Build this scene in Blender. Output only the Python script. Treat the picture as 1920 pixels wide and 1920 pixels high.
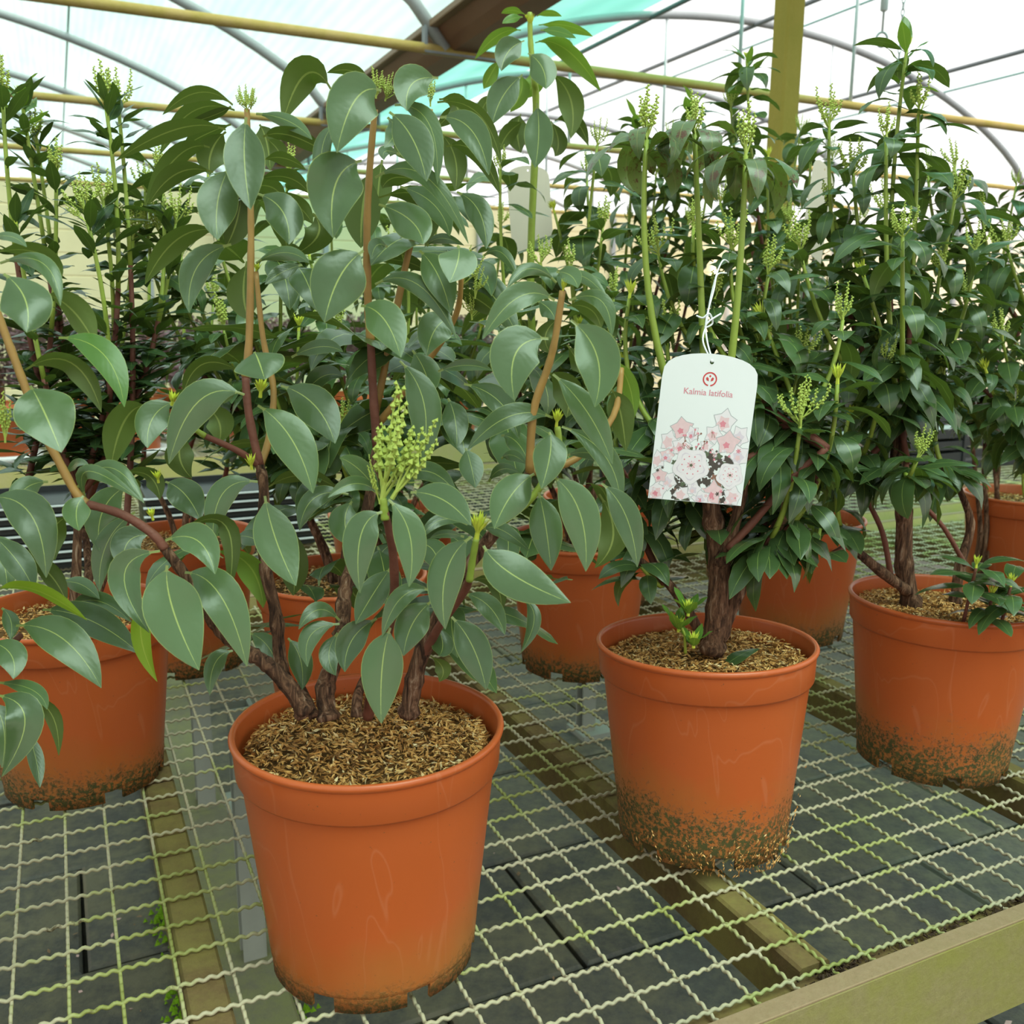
import bpy, math, random
from mathutils import Vector, Matrix
R = random.Random(7)
sc = bpy.context.scene
for o in list(bpy.data.objects): bpy.data.objects.remove(o)
COL = sc.collection

# ------------------------------------------------------------------ camera, sky, exposure
F, PITCH, ROLL, YAW = 1760.0, 0.20377, 0.00575, 0.44663   # focal length in px of a 1920 frame
BZ = 0.62                       # height of the bench mesh above the floor
CZ = BZ + 0.6413                # camera height
cam = bpy.data.cameras.new('camera'); camo = bpy.data.objects.new('camera', cam); COL.objects.link(camo)
cam.sensor_width = 36; cam.lens = 36 * F / 1920; cam.clip_start = .02
camo.location = (0, 0, CZ)
camo.rotation_euler = (Matrix.Rotation(math.pi/2 - PITCH, 3, 'X') @ Matrix.Rotation(ROLL, 3, 'Z')).to_euler()
cam.dof.use_dof = True; cam.dof.focus_distance = .98; cam.dof.aperture_fstop = 11
sc.camera = camo
w = bpy.data.worlds.new('world'); sc.world = w; w.use_nodes = True
bg = w.node_tree.nodes['Background']; bg.inputs[0].default_value = (1, .925, .925, 1); bg.inputs[1].default_value = 1.75
sun = bpy.data.lights.new('sun_offscreen', 'SUN'); suno = bpy.data.objects.new('sun_offscreen', sun); COL.objects.link(suno)
sun.energy = 8; sun.angle = math.radians(36); sun.color = (1, .93, .84)
suno.rotation_euler = (math.radians(30), 0, math.radians(40)); suno.location = (5, -6, 12)   # open sky over the roof, behind and to one side
vs = sc.view_settings; vs.view_transform = 'Standard'; vs.look = 'None'; vs.gamma = 1; vs.use_curve_mapping = False; vs.exposure = 1.0

# ------------------------------------------------------------------ helpers
E1 = Vector((math.cos(YAW), math.sin(YAW), 0)); E2 = Vector((-math.sin(YAW), math.cos(YAW), 0)); UP = Vector((0, 0, 1))
CAM = Vector((0, 0, CZ))
def uv(u, v, z=0.0): return E1*u + E2*v + UP*z
def ray(x, y):
    a, b = x-960, y-960; a, b = a*math.cos(ROLL)+b*math.sin(ROLL), -a*math.sin(ROLL)+b*math.cos(ROLL)
    return Vector((a/F, math.cos(PITCH)-b/F*math.sin(PITCH), -math.sin(PITCH)-b/F*math.cos(PITCH)))
def at(x, y, D):                # the point seen at pixel (x, y) that stands D metres ahead
    d = ray(x, y); return CAM + d*(D/d.y)
def on_plane(x, y, z):          # the point seen at pixel (x, y) on the level z
    d = ray(x, y); return CAM + d*((z-CZ)/d.z)
def mesh(name, verts, faces, mats, smooth=True, uvs=None, fm=None):
    m = bpy.data.meshes.new(name); m.from_pydata([tuple(v) for v in verts], [], faces)
    for k in (mats if isinstance(mats, (list, tuple)) else [mats]): m.materials.append(k)
    if smooth: m.polygons.foreach_set('use_smooth', [True]*len(faces))
    if fm: m.polygons.foreach_set('material_index', fm)
    if uvs:
        l = m.uv_layers.new(name='UVMap')
        for lp in m.loops: l.data[lp.index].uv = uvs[lp.vertex_index]
    m.update(); return m
def link(name, data, parent=None, loc=None, kind=None):
    o = bpy.data.objects.new(name, data); COL.objects.link(o)
    if parent is not None: o.parent = parent
    if loc is not None: o.location = loc
    if kind: o['kind'] = kind
    return o
def tag(o, label, cat=None, group=None, kind=None):
    o['label'] = label
    if cat: o['category'] = cat
    if group: o['group'] = group
    if kind: o['kind'] = kind
    return o
def empty(name, loc):
    o = link(name, None, None, loc); o.empty_display_size = .05; return o
class MB:
    def __init__(s): s.v = []; s.f = []; s.m = []
    def add(s, vs, fs, mi=0):
        n = len(s.v); s.v += vs; s.f += [tuple(i+n for i in f) for f in fs]; s.m += [mi]*len(fs); return s
    def box(s, c, ax, ay, az, hx, hy, hz, mi=0, bev=0.0):
        # box with chamfered long edges
        c = Vector(c); P = []
        if bev <= 0:
            for k in (-1, 1):
                for (i, j) in ((-1, -1), (1, -1), (1, 1), (-1, 1)): P.append(c+ax*hx*i+ay*hy*j+az*hz*k)
            return s.add(P, [(0, 3, 2, 1), (4, 5, 6, 7), (0, 1, 5, 4), (1, 2, 6, 5), (2, 3, 7, 6), (3, 0, 4, 7)], mi)
        prof = [(-hy+bev, -hz), (hy-bev, -hz), (hy, -hz+bev), (hy, hz-bev), (hy-bev, hz), (-hy+bev, hz), (-hy, hz-bev), (-hy, -hz+bev)]
        for k in (-1, 1):
            for a, b in prof: P.append(c+ax*hx*k+ay*a+az*b)
        fs = [tuple(range(7, -1, -1)), tuple(range(8, 16))] + [(i, (i+1) % 8, 8+(i+1) % 8, 8+i) for i in range(8)]
        return s.add(P, fs, mi)
    def tube(s, pts, rad, n=8, mi=0, cap=True):
        pts = [Vector(p) for p in pts]; N = len(pts); rr = rad if isinstance(rad, (list, tuple)) else [rad]*N
        P = []; ref = None
        for i, p in enumerate(pts):
            t = (pts[min(i+1, N-1)]-pts[max(i-1, 0)]).normalized()
            if ref is None: ref = t.orthogonal().normalized()
            ref = (ref - t*ref.dot(t)); ref = ref.normalized() if ref.length > 1e-6 else t.orthogonal().normalized()
            b = t.cross(ref)
            for k in range(n):
                a = 2*math.pi*k/n; P.append(p+(ref*math.cos(a)+b*math.sin(a))*rr[i])
        fs = [(i*n+k, i*n+(k+1) % n, (i+1)*n+(k+1) % n, (i+1)*n+k) for i in range(N-1) for k in range(n)]
        if cap: fs += [tuple(range(n-1, -1, -1)), tuple((N-1)*n+k for k in range(n))]
        return s.add(P, fs, mi)
    def lathe(s, prof, n=48, mi=0, a0=0.0, a1=2*math.pi, c=(0, 0, 0)):
        full = abs(a1-a0-2*math.pi) < 1e-6; K = n if full else n+1; c = Vector(c); P = []
        for r, z in prof:
            for k in range(K):
                a = a0+(a1-a0)*k/n; P.append(c+Vector((r*math.cos(a), r*math.sin(a), z)))
        fs = []
        for i in range(len(prof)-1):
            for k in range(n):
                q = (k+1) % K; fs.append((i*K+k, i*K+q, (i+1)*K+q, (i+1)*K+k))
        return s.add(P, fs, mi)
    def obj(s, name, mats, parent=None, off=None, smooth=True, kind=None):
        if off is not None: s.v = [Vector(p)-off for p in s.v]
        return link(name, mesh(name, s.v, s.f, mats, smooth, None, s.m), parent, kind=kind)
def smooth_path(pts, n=6):      # Catmull-Rom
    pts = [Vector(p) for p in pts]; out = []
    for i in range(len(pts)-1):
        a, b, c, d = pts[max(i-1, 0)], pts[i], pts[i+1], pts[min(i+2, len(pts)-1)]
        for k in range(n):
            t = k/n; out.append(.5*((2*b)+(c-a)*t+(2*a-5*b+4*c-d)*t*t+(3*b-a-3*c+d)*t**3))
    return out+[pts[-1]]

# ------------------------------------------------------------------ materials
def nt(name):
    m = bpy.data.materials.new(name); m.use_nodes = True; t = m.node_tree; t.nodes.clear()
    return m, t, t.nodes.new('ShaderNodeOutputMaterial')
def N(t, ty, **kw):
    n = t.nodes.new(ty)
    for k, v in kw.items():
        if k in n.bl_rna.properties: setattr(n, k, v)
        else: n.inputs[k].default_value = v
    return n
def bsdf(t, out, rough=.5, spec=.5):
    b = N(t, 'ShaderNodeBsdfPrincipled'); b.inputs['Roughness'].default_value = rough
    b.inputs['Specular IOR Level'].default_value = spec; t.links.new(b.outputs[0], out.inputs[0]); return b
def mixc(t, fac, a, b, bt='MIX'):
    n = N(t, 'ShaderNodeMix', data_type='RGBA', blend_type=bt)
    for i, x in ((0, fac), (6, a), (7, b)):
        if hasattr(x, 'links') or hasattr(x, 'is_linked'): t.links.new(x, n.inputs[i])
        else: n.inputs[i].default_value = x if i == 0 else (*x, 1)
    return n.outputs[2]
def ramp(t, src, stops):
    r = N(t, 'ShaderNodeValToRGB'); e = r.color_ramp.elements
    while len(e) < len(stops): e.new(.5)
    for k, (p, c) in zip(e, stops): k.position = p; k.color = (*c, 1) if len(c) == 3 else c
    t.links.new(src, r.inputs[0]); return r.outputs[0]
def noise(t, scale, detail=4, rough=.6, coord='Object', vec=None, dist=0):
    n = N(t, 'ShaderNodeTexNoise'); n.inputs['Scale'].default_value = scale; n.inputs['Detail'].default_value = detail
    n.inputs['Roughness'].default_value = rough; n.inputs['Distortion'].default_value = dist
    if vec is None:
        tc = N(t, 'ShaderNodeTexCoord'); vec = tc.outputs[coord]
    t.links.new(vec, n.inputs['Vector']); return n.outputs['Fac']
def scaled(t, s, coord='Object'):
    tc = N(t, 'ShaderNodeTexCoord'); mp = N(t, 'ShaderNodeMapping'); mp.inputs['Scale'].default_value = s
    t.links.new(tc.outputs[coord], mp.inputs[0]); return mp.outputs[0]
def math_(t, op, a, b=0.0, clamp=False):
    n = N(t, 'ShaderNodeMath', operation=op, use_clamp=clamp)
    for i, x in ((0, a), (1, b)):
        if isinstance(x, (int, float)): n.inputs[i].default_value = x
        else: t.links.new(x, n.inputs[i])
    return n.outputs[0]
def bump(t, b, h, strength=.3, dist=.01):
    n = N(t, 'ShaderNodeBump'); n.inputs['Strength'].default_value = strength; n.inputs['Distance'].default_value = dist
    t.links.new(h, n.inputs['Height']); t.links.new(n.outputs[0], b.inputs['Normal'])
def plain(name, col, rough=.5, spec=.4, var=.25, scale=30, bmp=0.0):
    m, t, o = nt(name); b = bsdf(t, o, rough, spec); f = noise(t, scale)
    c = mixc(t, f, tuple(x*(1-var) for x in col), tuple(min(1, x*(1+var)) for x in col))
    t.links.new(c, b.inputs['Base Color'])
    if bmp: bump(t, b, f, bmp)
    return m
def leaf_mat(name, top, under, vein, spots=False, rough=.27, trans=.15):
    m, t, o = nt(name)
    tc = N(t, 'ShaderNodeTexCoord'); sp = N(t, 'ShaderNodeSeparateXYZ'); t.links.new(tc.outputs['UV'], sp.inputs[0])
    oi = N(t, 'ShaderNodeObjectInfo'); geo = N(t, 'ShaderNodeNewGeometry')
    across = math_(t, 'ABSOLUTE', math_(t, 'SUBTRACT', sp.outputs[1], .5))
    mid = math_(t, 'LESS_THAN', across, .013)
    edge = math_(t, 'GREATER_THAN', across, .486)
    n1 = noise(t, 60, 3)
    tv = mixc(t, oi.outputs['Random'], tuple(x*.72 for x in top), tuple(x*1.3 for x in top))
    tv = mixc(t, math_(t, 'MULTIPLY', n1, .5), tv, tuple(x*1.35+.01 for x in top))
    uvn = mixc(t, oi.outputs['Random'], tuple(x*.8 for x in under), tuple(x*1.25 for x in under))
    if spots:
        s = ramp(t, noise(t, 90, 5, .7), [(.54, (0, 0, 0)), (.62, (1, 1, 1))])
        tv = mixc(t, s, tv, (.10, .035, .02)); uvn = mixc(t, s, uvn, (.14, .045, .02))
    tv = mixc(t, math_(t, 'MULTIPLY', mid, .85), tv, vein)
    tv = mixc(t, math_(t, 'MULTIPLY', edge, .7), tv, tuple(x*.8 for x in vein))
    uvn = mixc(t, math_(t, 'MULTIPLY', math_(t, 'LESS_THAN', across, .03), .6), uvn, vein)
    pet = math_(t, 'LESS_THAN', sp.outputs[0], .09)
    col = mixc(t, geo.outputs['Backfacing'], tv, uvn); col = mixc(t, pet, col, tuple(x*.55 for x in vein))
    b = bsdf(t, o, rough, .5); t.links.new(col, b.inputs['Base Color'])
    rg = math_(t, 'ADD', math_(t, 'MULTIPLY', geo.outputs['Backfacing'], .25), rough); t.links.new(rg, b.inputs['Roughness'])
    side = math_(t, 'SINE', math_(t, 'ADD', math_(t, 'MULTIPLY', sp.outputs[0], 60), math_(t, 'MULTIPLY', across, -34)))
    h = math_(t, 'ADD', math_(t, 'MULTIPLY', side, .035), math_(t, 'ADD', n1, math_(t, 'MULTIPLY', mid, -.6)))
    bump(t, b, h, .22, .0012)
    tr = N(t, 'ShaderNodeBsdfTranslucent'); t.links.new(mixc(t, .45, col, (.34, .55, .05)), tr.inputs[0])
    mx = N(t, 'ShaderNodeMixShader'); mx.inputs[0].default_value = trans
    t.links.new(b.outputs[0], mx.inputs[1]); t.links.new(tr.outputs[0], mx.inputs[2]); t.links.new(mx.outputs[0], o.inputs[0])
    return m
M = {}
M['leaf'] = leaf_mat('leaf_big', (.062, .104, .036), (.085, .125, .024), (.36, .42, .11))
M['leaf_mid'] = leaf_mat('leaf_mid', (.050, .092, .029), (.085, .13, .024), (.24, .33, .08))
M['leaf_dark'] = leaf_mat('leaf_narrow', (.026, .055, .018), (.055, .095, .018), (.13, .19, .04))
M['leaf_young'] = leaf_mat('leaf_young', (.085, .19, .03), (.16, .27, .03), (.38, .48, .08), trans=.3)
M['leaf_lime'] = leaf_mat('leaf_lime', (.17, .27, .02), (.24, .36, .02), (.45, .52, .08), trans=.32)
M['leaf_spot'] = leaf_mat('leaf_spotted', (.09, .13, .05), (.17, .22, .05), (.26, .26, .08), spots=True)
M['leaf_brown'] = leaf_mat('leaf_withered', (.30, .12, .05), (.33, .15, .06), (.32, .16, .07), rough=.7)
M['bud'] = plain('bud_green', (.42, .50, .10), .55, .3, .3, 200)
M['bud_lime'] = plain('bud_lime', (.60, .66, .07), .5, .3, .25, 200)
M['shoot'] = plain('shoot_green', (.28, .36, .05), .45, .4, .25, 60)
M['shoot_orange'] = plain('shoot_orange', (.36, .20, .055), .45, .4, .35, 40)
def bark():
    m, t, o = nt('bark'); b = bsdf(t, o, .85, .2); n = noise(t, 42, 7, .72, vec=scaled(t, (3, 3, .5)), dist=1.2)
    c = ramp(t, n, [(.34, (.022, .012, .009)), (.46, (.10, .048, .028)), (.56, (.24, .12, .068)), (.66, (.44, .30, .21))])
    t.links.new(c, b.inputs['Base Color']); bump(t, b, n, .9, .006); return m
M['bark'] = bark()
M['bark_red'] = plain('bark_red', (.16, .055, .035), .6, .3, .45, 45, .3)
def pot_mat(name, moss):
    m, t, o = nt(name); b = bsdf(t, o, .34, .42)
    tc = N(t, 'ShaderNodeTexCoord'); sp = N(t, 'ShaderNodeSeparateXYZ'); t.links.new(tc.outputs['Object'], sp.inputs[0])
    oi = N(t, 'ShaderNodeObjectInfo')
    base = mixc(t, noise(t, 5, 3), (.47, .090, .020), (.54, .115, .026))
    base = mixc(t, math_(t, 'MULTIPLY', oi.outputs['Random'], .35), base, (.40, .080, .022))
    # faint pale scuff lines of the plastic
    sc_ = ramp(t, noise(t, 9, 2, .4, vec=scaled(t, (1, 1, .25)), dist=2.2), [(.490, (0, 0, 0)), (.5, (1, 1, 1)), (.510, (0, 0, 0))])
    base = mixc(t, math_(t, 'MULTIPLY', sc_, .07), base, (.85, .50, .32))
    # green film of algae, then dark crumbs, both thick near the foot
    big = noise(t, 6, 4, .6); fine = noise(t, 190, 5, .75)
    film = math_(t, 'SUBTRACT', math_(t, 'MULTIPLY', big, .22+.10*moss), math_(t, 'MULTIPLY', sp.outputs[2], 1.25), True)
    base = mixc(t, math_(t, 'MULTIPLY', film, 6.0, True), base, (.36, .145, .030))
    lv = math_(t, 'SUBTRACT', math_(t, 'ADD', math_(t, 'MULTIPLY', noise(t, 9, 4, .7), .11*moss), math_(t, 'MULTIPLY', math_(t, 'SUBTRACT', fine, .5), .22*moss)), sp.outputs[2])
    dk = ramp(t, math_(t, 'ADD', math_(t, 'MULTIPLY', lv, 6), .5), [(.42, (0, 0, 0)), (.62, (1, 1, 1))])
    crumb = ramp(t, fine, [(.44, (0, 0, 0)), (.52, (1, 1, 1))])
    dirt = mixc(t, noise(t, 60, 3), (.022, .024, .008), (.11, .10, .02))
    base = mixc(t, math_(t, 'MULTIPLY', dk, crumb), base, dirt)
    fl = ramp(t, noise(t, 260, 2, .5), [(.735, (0, 0, 0)), (.76, (1, 1, 1))])
    base = mixc(t, math_(t, 'MULTIPLY', fl, .8), base, (.16, .07, .03))
    t.links.new(base, b.inputs['Base Color'])
    t.links.new(math_(t, 'ADD', math_(t, 'MULTIPLY', dk, .45), .33), b.inputs['Roughness'])
    bump(t, b, math_(t, 'ADD', math_(t, 'MULTIPLY', math_(t, 'MULTIPLY', dk, crumb), 1.0), math_(t, 'MULTIPLY', big, .05)), .5, .002)
    return m
M['pot'] = pot_mat('pot_plastic', .28); M['pot_mossy'] = pot_mat('pot_plastic_mossy', 1.05); M['pot_back'] = pot_mat('pot_plastic_back', .6)
M['soil'] = plain('soil', (.13, .065, .024), .95, .1, .5, 120, .8)
def husk():
    m, t, o = nt('rice_husk'); b = bsdf(t, o, .6, .3); g = N(t, 'ShaderNodeNewGeometry')
    c = ramp(t, g.outputs['Random Per Island'], [(0, (.13, .055, .016)), (.3, (.42, .19, .050)), (.62, (.66, .33, .095)), (.9, (.80, .48, .18)), (1, (.86, .66, .38))])
    t.links.new(c, b.inputs['Base Color']); return m
M['husk'] = husk()
M['white'] = plain('white_plastic', (.85, .85, .86), .35, .5, .03, 10)
def wire_mat():
    m, t, o = nt('galvanised_wire'); b = bsdf(t, o, .55, .4)
    tc = N(t, 'ShaderNodeNewGeometry'); n = noise(t, 7, 4, .65, vec=tc.outputs['Position']); n2 = noise(t, 70, 3, .6, vec=tc.outputs['Position'])
    c = ramp(t, n, [(.36, (.42, .36, .25)), (.50, (.47, .41, .27)), (.60, (.36, .37, .13)), (.70, (.26, .27, .07))])
    c = mixc(t, ramp(t, n2, [(.62, (0, 0, 0)), (.72, (1, 1, 1))]), c, (.12, .09, .045))
    t.links.new(c, b.inputs['Base Color']); bump(t, b, n2, .3, .001); return m
M['wire'] = wire_mat()
def wood(name, c1, c2, moss, amt):
    m, t, o = nt(name); b = bsdf(t, o, .8, .25); g = N(t, 'ShaderNodeNewGeometry')
    n = noise(t, 9, 6, .7, vec=g.outputs['Position']); f = noise(t, 120, 4, .7, vec=g.outputs['Position'])
    c = mixc(t, f, c1, c2); c = mixc(t, math_(t, 'MULTIPLY', ramp(t, n, [(.40, (0, 0, 0)), (.62, (1, 1, 1))]), amt), c, moss)
    t.links.new(c, b.inputs['Base Color']); bump(t, b, f, .35, .003); return m
M['board'] = wood('mossy_board', (.20, .16, .065), (.34, .28, .13), (.25, .235, .05), .75)
M['board_top'] = wood('bare_board_edge', (.24, .155, .085), (.36, .255, .155), (.25, .20, .08), .3)
M['joist'] = wood('wet_joist', (.10, .062, .026), (.22, .145, .060), (.24, .20, .055), .7)
M['joist_back'] = wood('yellow_beam', (.40, .33, .14), (.52, .44, .21), (.42, .40, .09), .5)
def slab_mat(name, a, b_, moss, amt, rough=.6):
    m, t, o = nt(name); b = bsdf(t, o, rough, .4); g = N(t, 'ShaderNodeNewGeometry')
    oi = N(t, 'ShaderNodeObjectInfo')
    n = noise(t, 4.5, 6, .75, vec=g.outputs['Position']); f = noise(t, 38, 5, .75, vec=g.outputs['Position'])
    c = mixc(t, f, a, b_); c = mixc(t, math_(t, 'MULTIPLY', oi.outputs['Random'], .3), c, tuple(x*.6 for x in a))
    c = mixc(t, math_(t, 'MULTIPLY', ramp(t, math_(t, 'ADD', math_(t, 'MULTIPLY', n, .7), math_(t, 'MULTIPLY', f, .3)), [(.43, (0, 0, 0)), (.58, (1, 1, 1))]), amt), c, moss)
    t.links.new(c, b.inputs['Base Color']); bump(t, b, f, .4, .006); return m
M['slab'] = slab_mat('dark_slab', (.030, .029, .028), (.125, .120, .110), (.19, .165, .09), .5, .5)
M['slab_pale'] = slab_mat('mossy_kerb', (.13, .12, .08), (.27, .25, .16), (.20, .205, .07), .75)
M['earth'] = plain('earth', (.030, .027, .022), .95, .1, .5, 40, .5)
M['moss'] = plain('moss', (.20, .36, .02), .95, .05, .4, 200, .6)
M['steel'] = plain('galvanised_tube', (.36, .37, .38), .5, .5, .12, 30)
M['steel_dark'] = plain('dark_tube', (.20, .215, .23), .5, .5, .12, 30)
M['yellow'] = wood('algae_yellow_paint', (.42, .29, .09), (.55, .41, .17), (.36, .29, .05), .6)
M['post'] = wood('yellow_post', (.30, .235, .045), (.36, .29, .06), (.26, .23, .035), .5)
M['gutter'] = plain('brown_gutter', (.15, .068, .032), .5, .4, .15, 6)
M['gutter_lip'] = plain('gutter_lip', (.26, .17, .10), .5, .4, .1, 6)
M['alu'] = plain('grey_leg', (.30, .32, .28), .55, .4, .15, 20)
M['black'] = plain('black_plastic', (.018, .019, .021), .4, .5, .2, 30)
M['grey_pl'] = plain('pale_grey_plastic', (.62, .64, .66), .5, .4, .1, 30)
M['orange_pot'] = plain('orange_plastic', (.62, .15, .035), .38, .45, .08, 8)
def roof_mat(name, tint, streak, freq, coord_scale, amp=.22):
    m, t, o = nt(name)
    n = noise(t, 1.0, 5, .6, vec=scaled(t, coord_scale, 'UV'))
    wv = N(t, 'ShaderNodeTexWave'); wv.inputs['Scale'].default_value = freq; wv.inputs['Distortion'].default_value = .0
    t.links.new(scaled(t, (1, 0, 0), 'UV'), wv.inputs[0])
    c = mixc(t, ramp(t, n, [(.35, (0, 0, 0)), (.68, (1, 1, 1))]), tint, streak)
    c = mixc(t, math_(t, 'MULTIPLY', wv.outputs['Fac'], amp), c, tuple(x*.62 for x in tint))
    tp = N(t, 'ShaderNodeBsdfTransparent'); t.links.new(c, tp.inputs[0])
    tl = N(t, 'ShaderNodeBsdfTranslucent'); t.links.new(c, tl.inputs[0])
    gl = N(t, 'ShaderNodeBsdfGlossy'); gl.inputs['Roughness'].default_value = .35
    a = N(t, 'ShaderNodeMixShader'); a.inputs[0].default_value = .35; t.links.new(tp.outputs[0], a.inputs[1]); t.links.new(tl.outputs[0], a.inputs[2])
    b = N(t, 'ShaderNodeMixShader'); b.inputs[0].default_value = .03; t.links.new(a.outputs[0], b.inputs[1]); t.links.new(gl.outputs[0], b.inputs[2])
    t.links.new(b.outputs[0], o.inputs[0]); return m
M['roof_l'] = roof_mat('roof_corrugated', (.165, .262, .240), (.255, .325, .310), 6, (2.2, .35, 1))
M['roof_r'] = roof_mat('roof_film', (.31, .33, .335), (.28, .325, .325), 1.6, (3, .3, 1), .08)
M['shade'] = roof_mat('green_shade_film', (.07, .22, .18), (.11, .28, .235), .8, (1.2, .5, 1))
M['teal'] = plain('teal_cord', (.10, .34, .28), .5, .3, .1, 10)
M['wall'] = plain('far_cream_wall', (.78, .68, .42), .7, .2, .12, 2)

# ------------------------------------------------------------------ setting: floor, roof, far wall
fl = empty('floor', (0, 0, 0)); fl['kind'] = 'structure'
MB().box((0, 7, -.06), Vector((1, 0, 0)), Vector((0, 1, 0)), UP, 14, 14, .03).obj('earth_bed', M['earth'], fl)
def slab_data(lx, ly, mat, name):
    b = MB(); h = .02; e = .006; P = []
    for (s, z) in ((0, -h), (0, h-e), (e, h)):
        for i, j in ((-1, -1), (1, -1), (1, 1), (-1, 1)): P.append(Vector((i*(lx/2-s), j*(ly/2-s), z)))
    b.add(P, [(3, 2, 1, 0), (8, 9, 10, 11)] + [(k+i, k+(i+1) % 4, k+4+(i+1) % 4, k+4+i) for k in (0, 4) for i in range(4)])
    return mesh(name, b.v, b.f, mat, False)
SL = [slab_data(.592, .392, M['slab'], 'slab'), slab_data(.392, .592, M['slab'], 'slab')]
for i in range(-3, 8):
    for j in range(-1, 12):
        u = i*.6+.3*(j % 2)-.35; v = j*.4+.42
        o = link('slab', SL[0], fl, uv(u, v, -.02+R.uniform(-.004, .004))); o.rotation_euler = (R.uniform(-.006, .006), R.uniform(-.006, .006), YAW+R.uniform(-.006, .006))
KB = slab_data(.19, .90, M['slab_pale'], 'kerb')
for k in range(4):
    o = link('kerb_slab', KB, fl, uv(.20, .95+k*.905, .012)); o.rotation_euler = (0, 0, YAW)
b = MB()                                    # moss cushions along the kerb
for k in range(420):
    side = R.choice((-1, 1, -1)); v = R.choice((.75, 1.05, 1.2, 1.5, 1.62, 1.9))+R.gauss(0, .05); c = uv(.20+side*.10+R.gauss(0, .014), v, .006+R.random()*.012); r = R.uniform(.004, .010)
    b.add([c+Vector((r, 0, 0)), c+Vector((-r*.5, r*.8, 0)), c+Vector((-r*.5, -r*.8, 0)), c+Vector((0, 0, r*1.6))], [(0, 1, 3), (1, 2, 3), (2, 0, 3)])
b.obj('moss', M['moss'], fl, kind='stuff')

GU, GV, GZ = 1.93, 4.62, CZ+1.30            # gutter line, first arch, gutter height
SP, RISE = 6.8, 1.08
def archz(t):
    h = SP/2; x = max(-h, min(h, t-h)); Rr = (h*h+RISE*RISE)/(2*RISE)
    return .62*(math.sqrt(Rr*Rr-x*x)-(Rr-RISE))+.38*RISE*math.sqrt(max(0, 1-(x/h)**2))
ce = empty('ceiling', uv(GU, GV, GZ)); ce['kind'] = 'structure'; CO = Vector(ce.location)
def roof(name, u0, mat, t0=0.0, t1=SP, v0=-5, v1=19, lift=.045, n=40):
    V = []; Fc = []; UVs = []; nv = 12
    for i in range(n+1):
        t = t0+(t1-t0)*i/n
        for j in range(nv+1):
            v = v0+(v1-v0)*j/nv; V.append(uv(u0+t, v, GZ+archz(t)+lift)-CO); UVs.append((t, v))
    for i in range(n):
        for j in range(nv): Fc.append((i*(nv+1)+j, (i+1)*(nv+1)+j, (i+1)*(nv+1)+j+1, i*(nv+1)+j+1))
    return link(name, mesh(name, V, Fc, mat, True, UVs), ce)
roof('roof_sheet', GU-SP, M['roof_l']); roof('roof_sheet', GU, M['roof_r'], 2.4); roof('shade_film', GU, M['shade'], .05, 2.4, lift=.04)
ad = None
for k in range(-1, 7):
    v = GV+2.0*k
    for u0 in (GU-SP, GU):
        if ad is None:
            q = MB().tube([uv(SP*i/40, 0, archz(SP*i/40)) for i in range(41)], .031, 10); ad = mesh('arch', q.v, q.f, M['steel'])
            q = MB().tube([uv(SP*i/16, 0, 0) for i in range(17)], .024, 10); tdm = mesh('tie', q.v, q.f, M['yellow'])
            q = MB().tube([uv(0, 0, 0), uv(0, 0, 1)], .011, 8); rod = mesh('rod', q.v, q.f, M['grey_pl'])
        link('arch', ad, ce, uv(u0-(.09 if u0 < GU else -.05), v, GZ-.015)-CO)
        if k >= 0:
            link('tie_pipe', tdm, ce, uv(u0, v, GZ-.02)-CO)
            for t in (1.7, 2.55, 4.25):
                o = link('hanger_rod', rod, ce, uv(u0+t, v, GZ-.02)-CO); o.scale = (1, 1, archz(t))
for u0, t in ((GU, 2.4), (GU, 3.4), (GU, 5.2), (GU-SP, SP/2)):
    MB().tube([uv(u0+t, -5, GZ+archz(t)-.04), uv(u0+t, 19, GZ+archz(t)-.04)], .019, 8).obj('purlin', M['steel_dark'], ce, CO)
for u0, t, bow in ((GU-SP, 5.15, 0), (GU, 3.9, 0), (GU, 5.6, 0)):
    MB().tube([uv(u0+t+bow*R.random(), v*1.26-5, GZ+archz(t)+.03) for v in range(20)], .008, 6).obj('teal_cord', M['teal'], ce, CO)
b = MB()                                    # gutter: a folded brown channel
pr = [(-.17, .10), (-.15, .085), (-.10, .02), (-.06, -.02), (.06, -.02), (.10, .02), (.15, .085), (.17, .10)]
L = [uv(GU+a, vv, GZ+z) for vv in (-5, 19) for a, z in pr]
b.add(L, [(i, i+1, 9+i, 8+i) for i in range(7)]).obj('gutter', M['gutter'], ce, CO, False)
for s in (-1, 1):
    MB().box(uv(GU+s*.165, 9.2, GZ+.088), E2, E1, UP, 9.7, .022, .016, 0, .004).obj('gutter_lip', M['gutter_lip'], ce, CO, False)
for k in range(0, 6):
    MB().box(uv(GU, GV+2*k, GZ-.03), E1, E2, UP, .20, .02, .012).box(uv(GU-.2, GV+2*k, GZ+.02), UP, E2, E1, .06, .02, .008).box(uv(GU+.2, GV+2*k, GZ+.02), UP, E2, E1, .06, .02, .008).obj('gutter_bracket', M['steel_dark'], ce, CO, False)
p = empty('support_post', uv(GU-.05, 2.19, 0)); PO = Vector(p.location)
MB().box(uv(GU-.05, 2.19, GZ/2), UP, E1, E2, GZ/2, .031, .031, 0, .006).obj('post_shaft', M['post'], p, PO, False)
MB().box(uv(GU-.05, 2.19, .006), UP, E1, E2, .006, .06, .05, 0, .002).obj('base_plate', M['steel_dark'], p, PO, False)
MB().box(uv(GU-.05, 2.19, GZ-.03), UP, E1, E2, .006, .07, .14, 0, .002).obj('top_plate', M['steel_dark'], p, PO, False)
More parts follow.
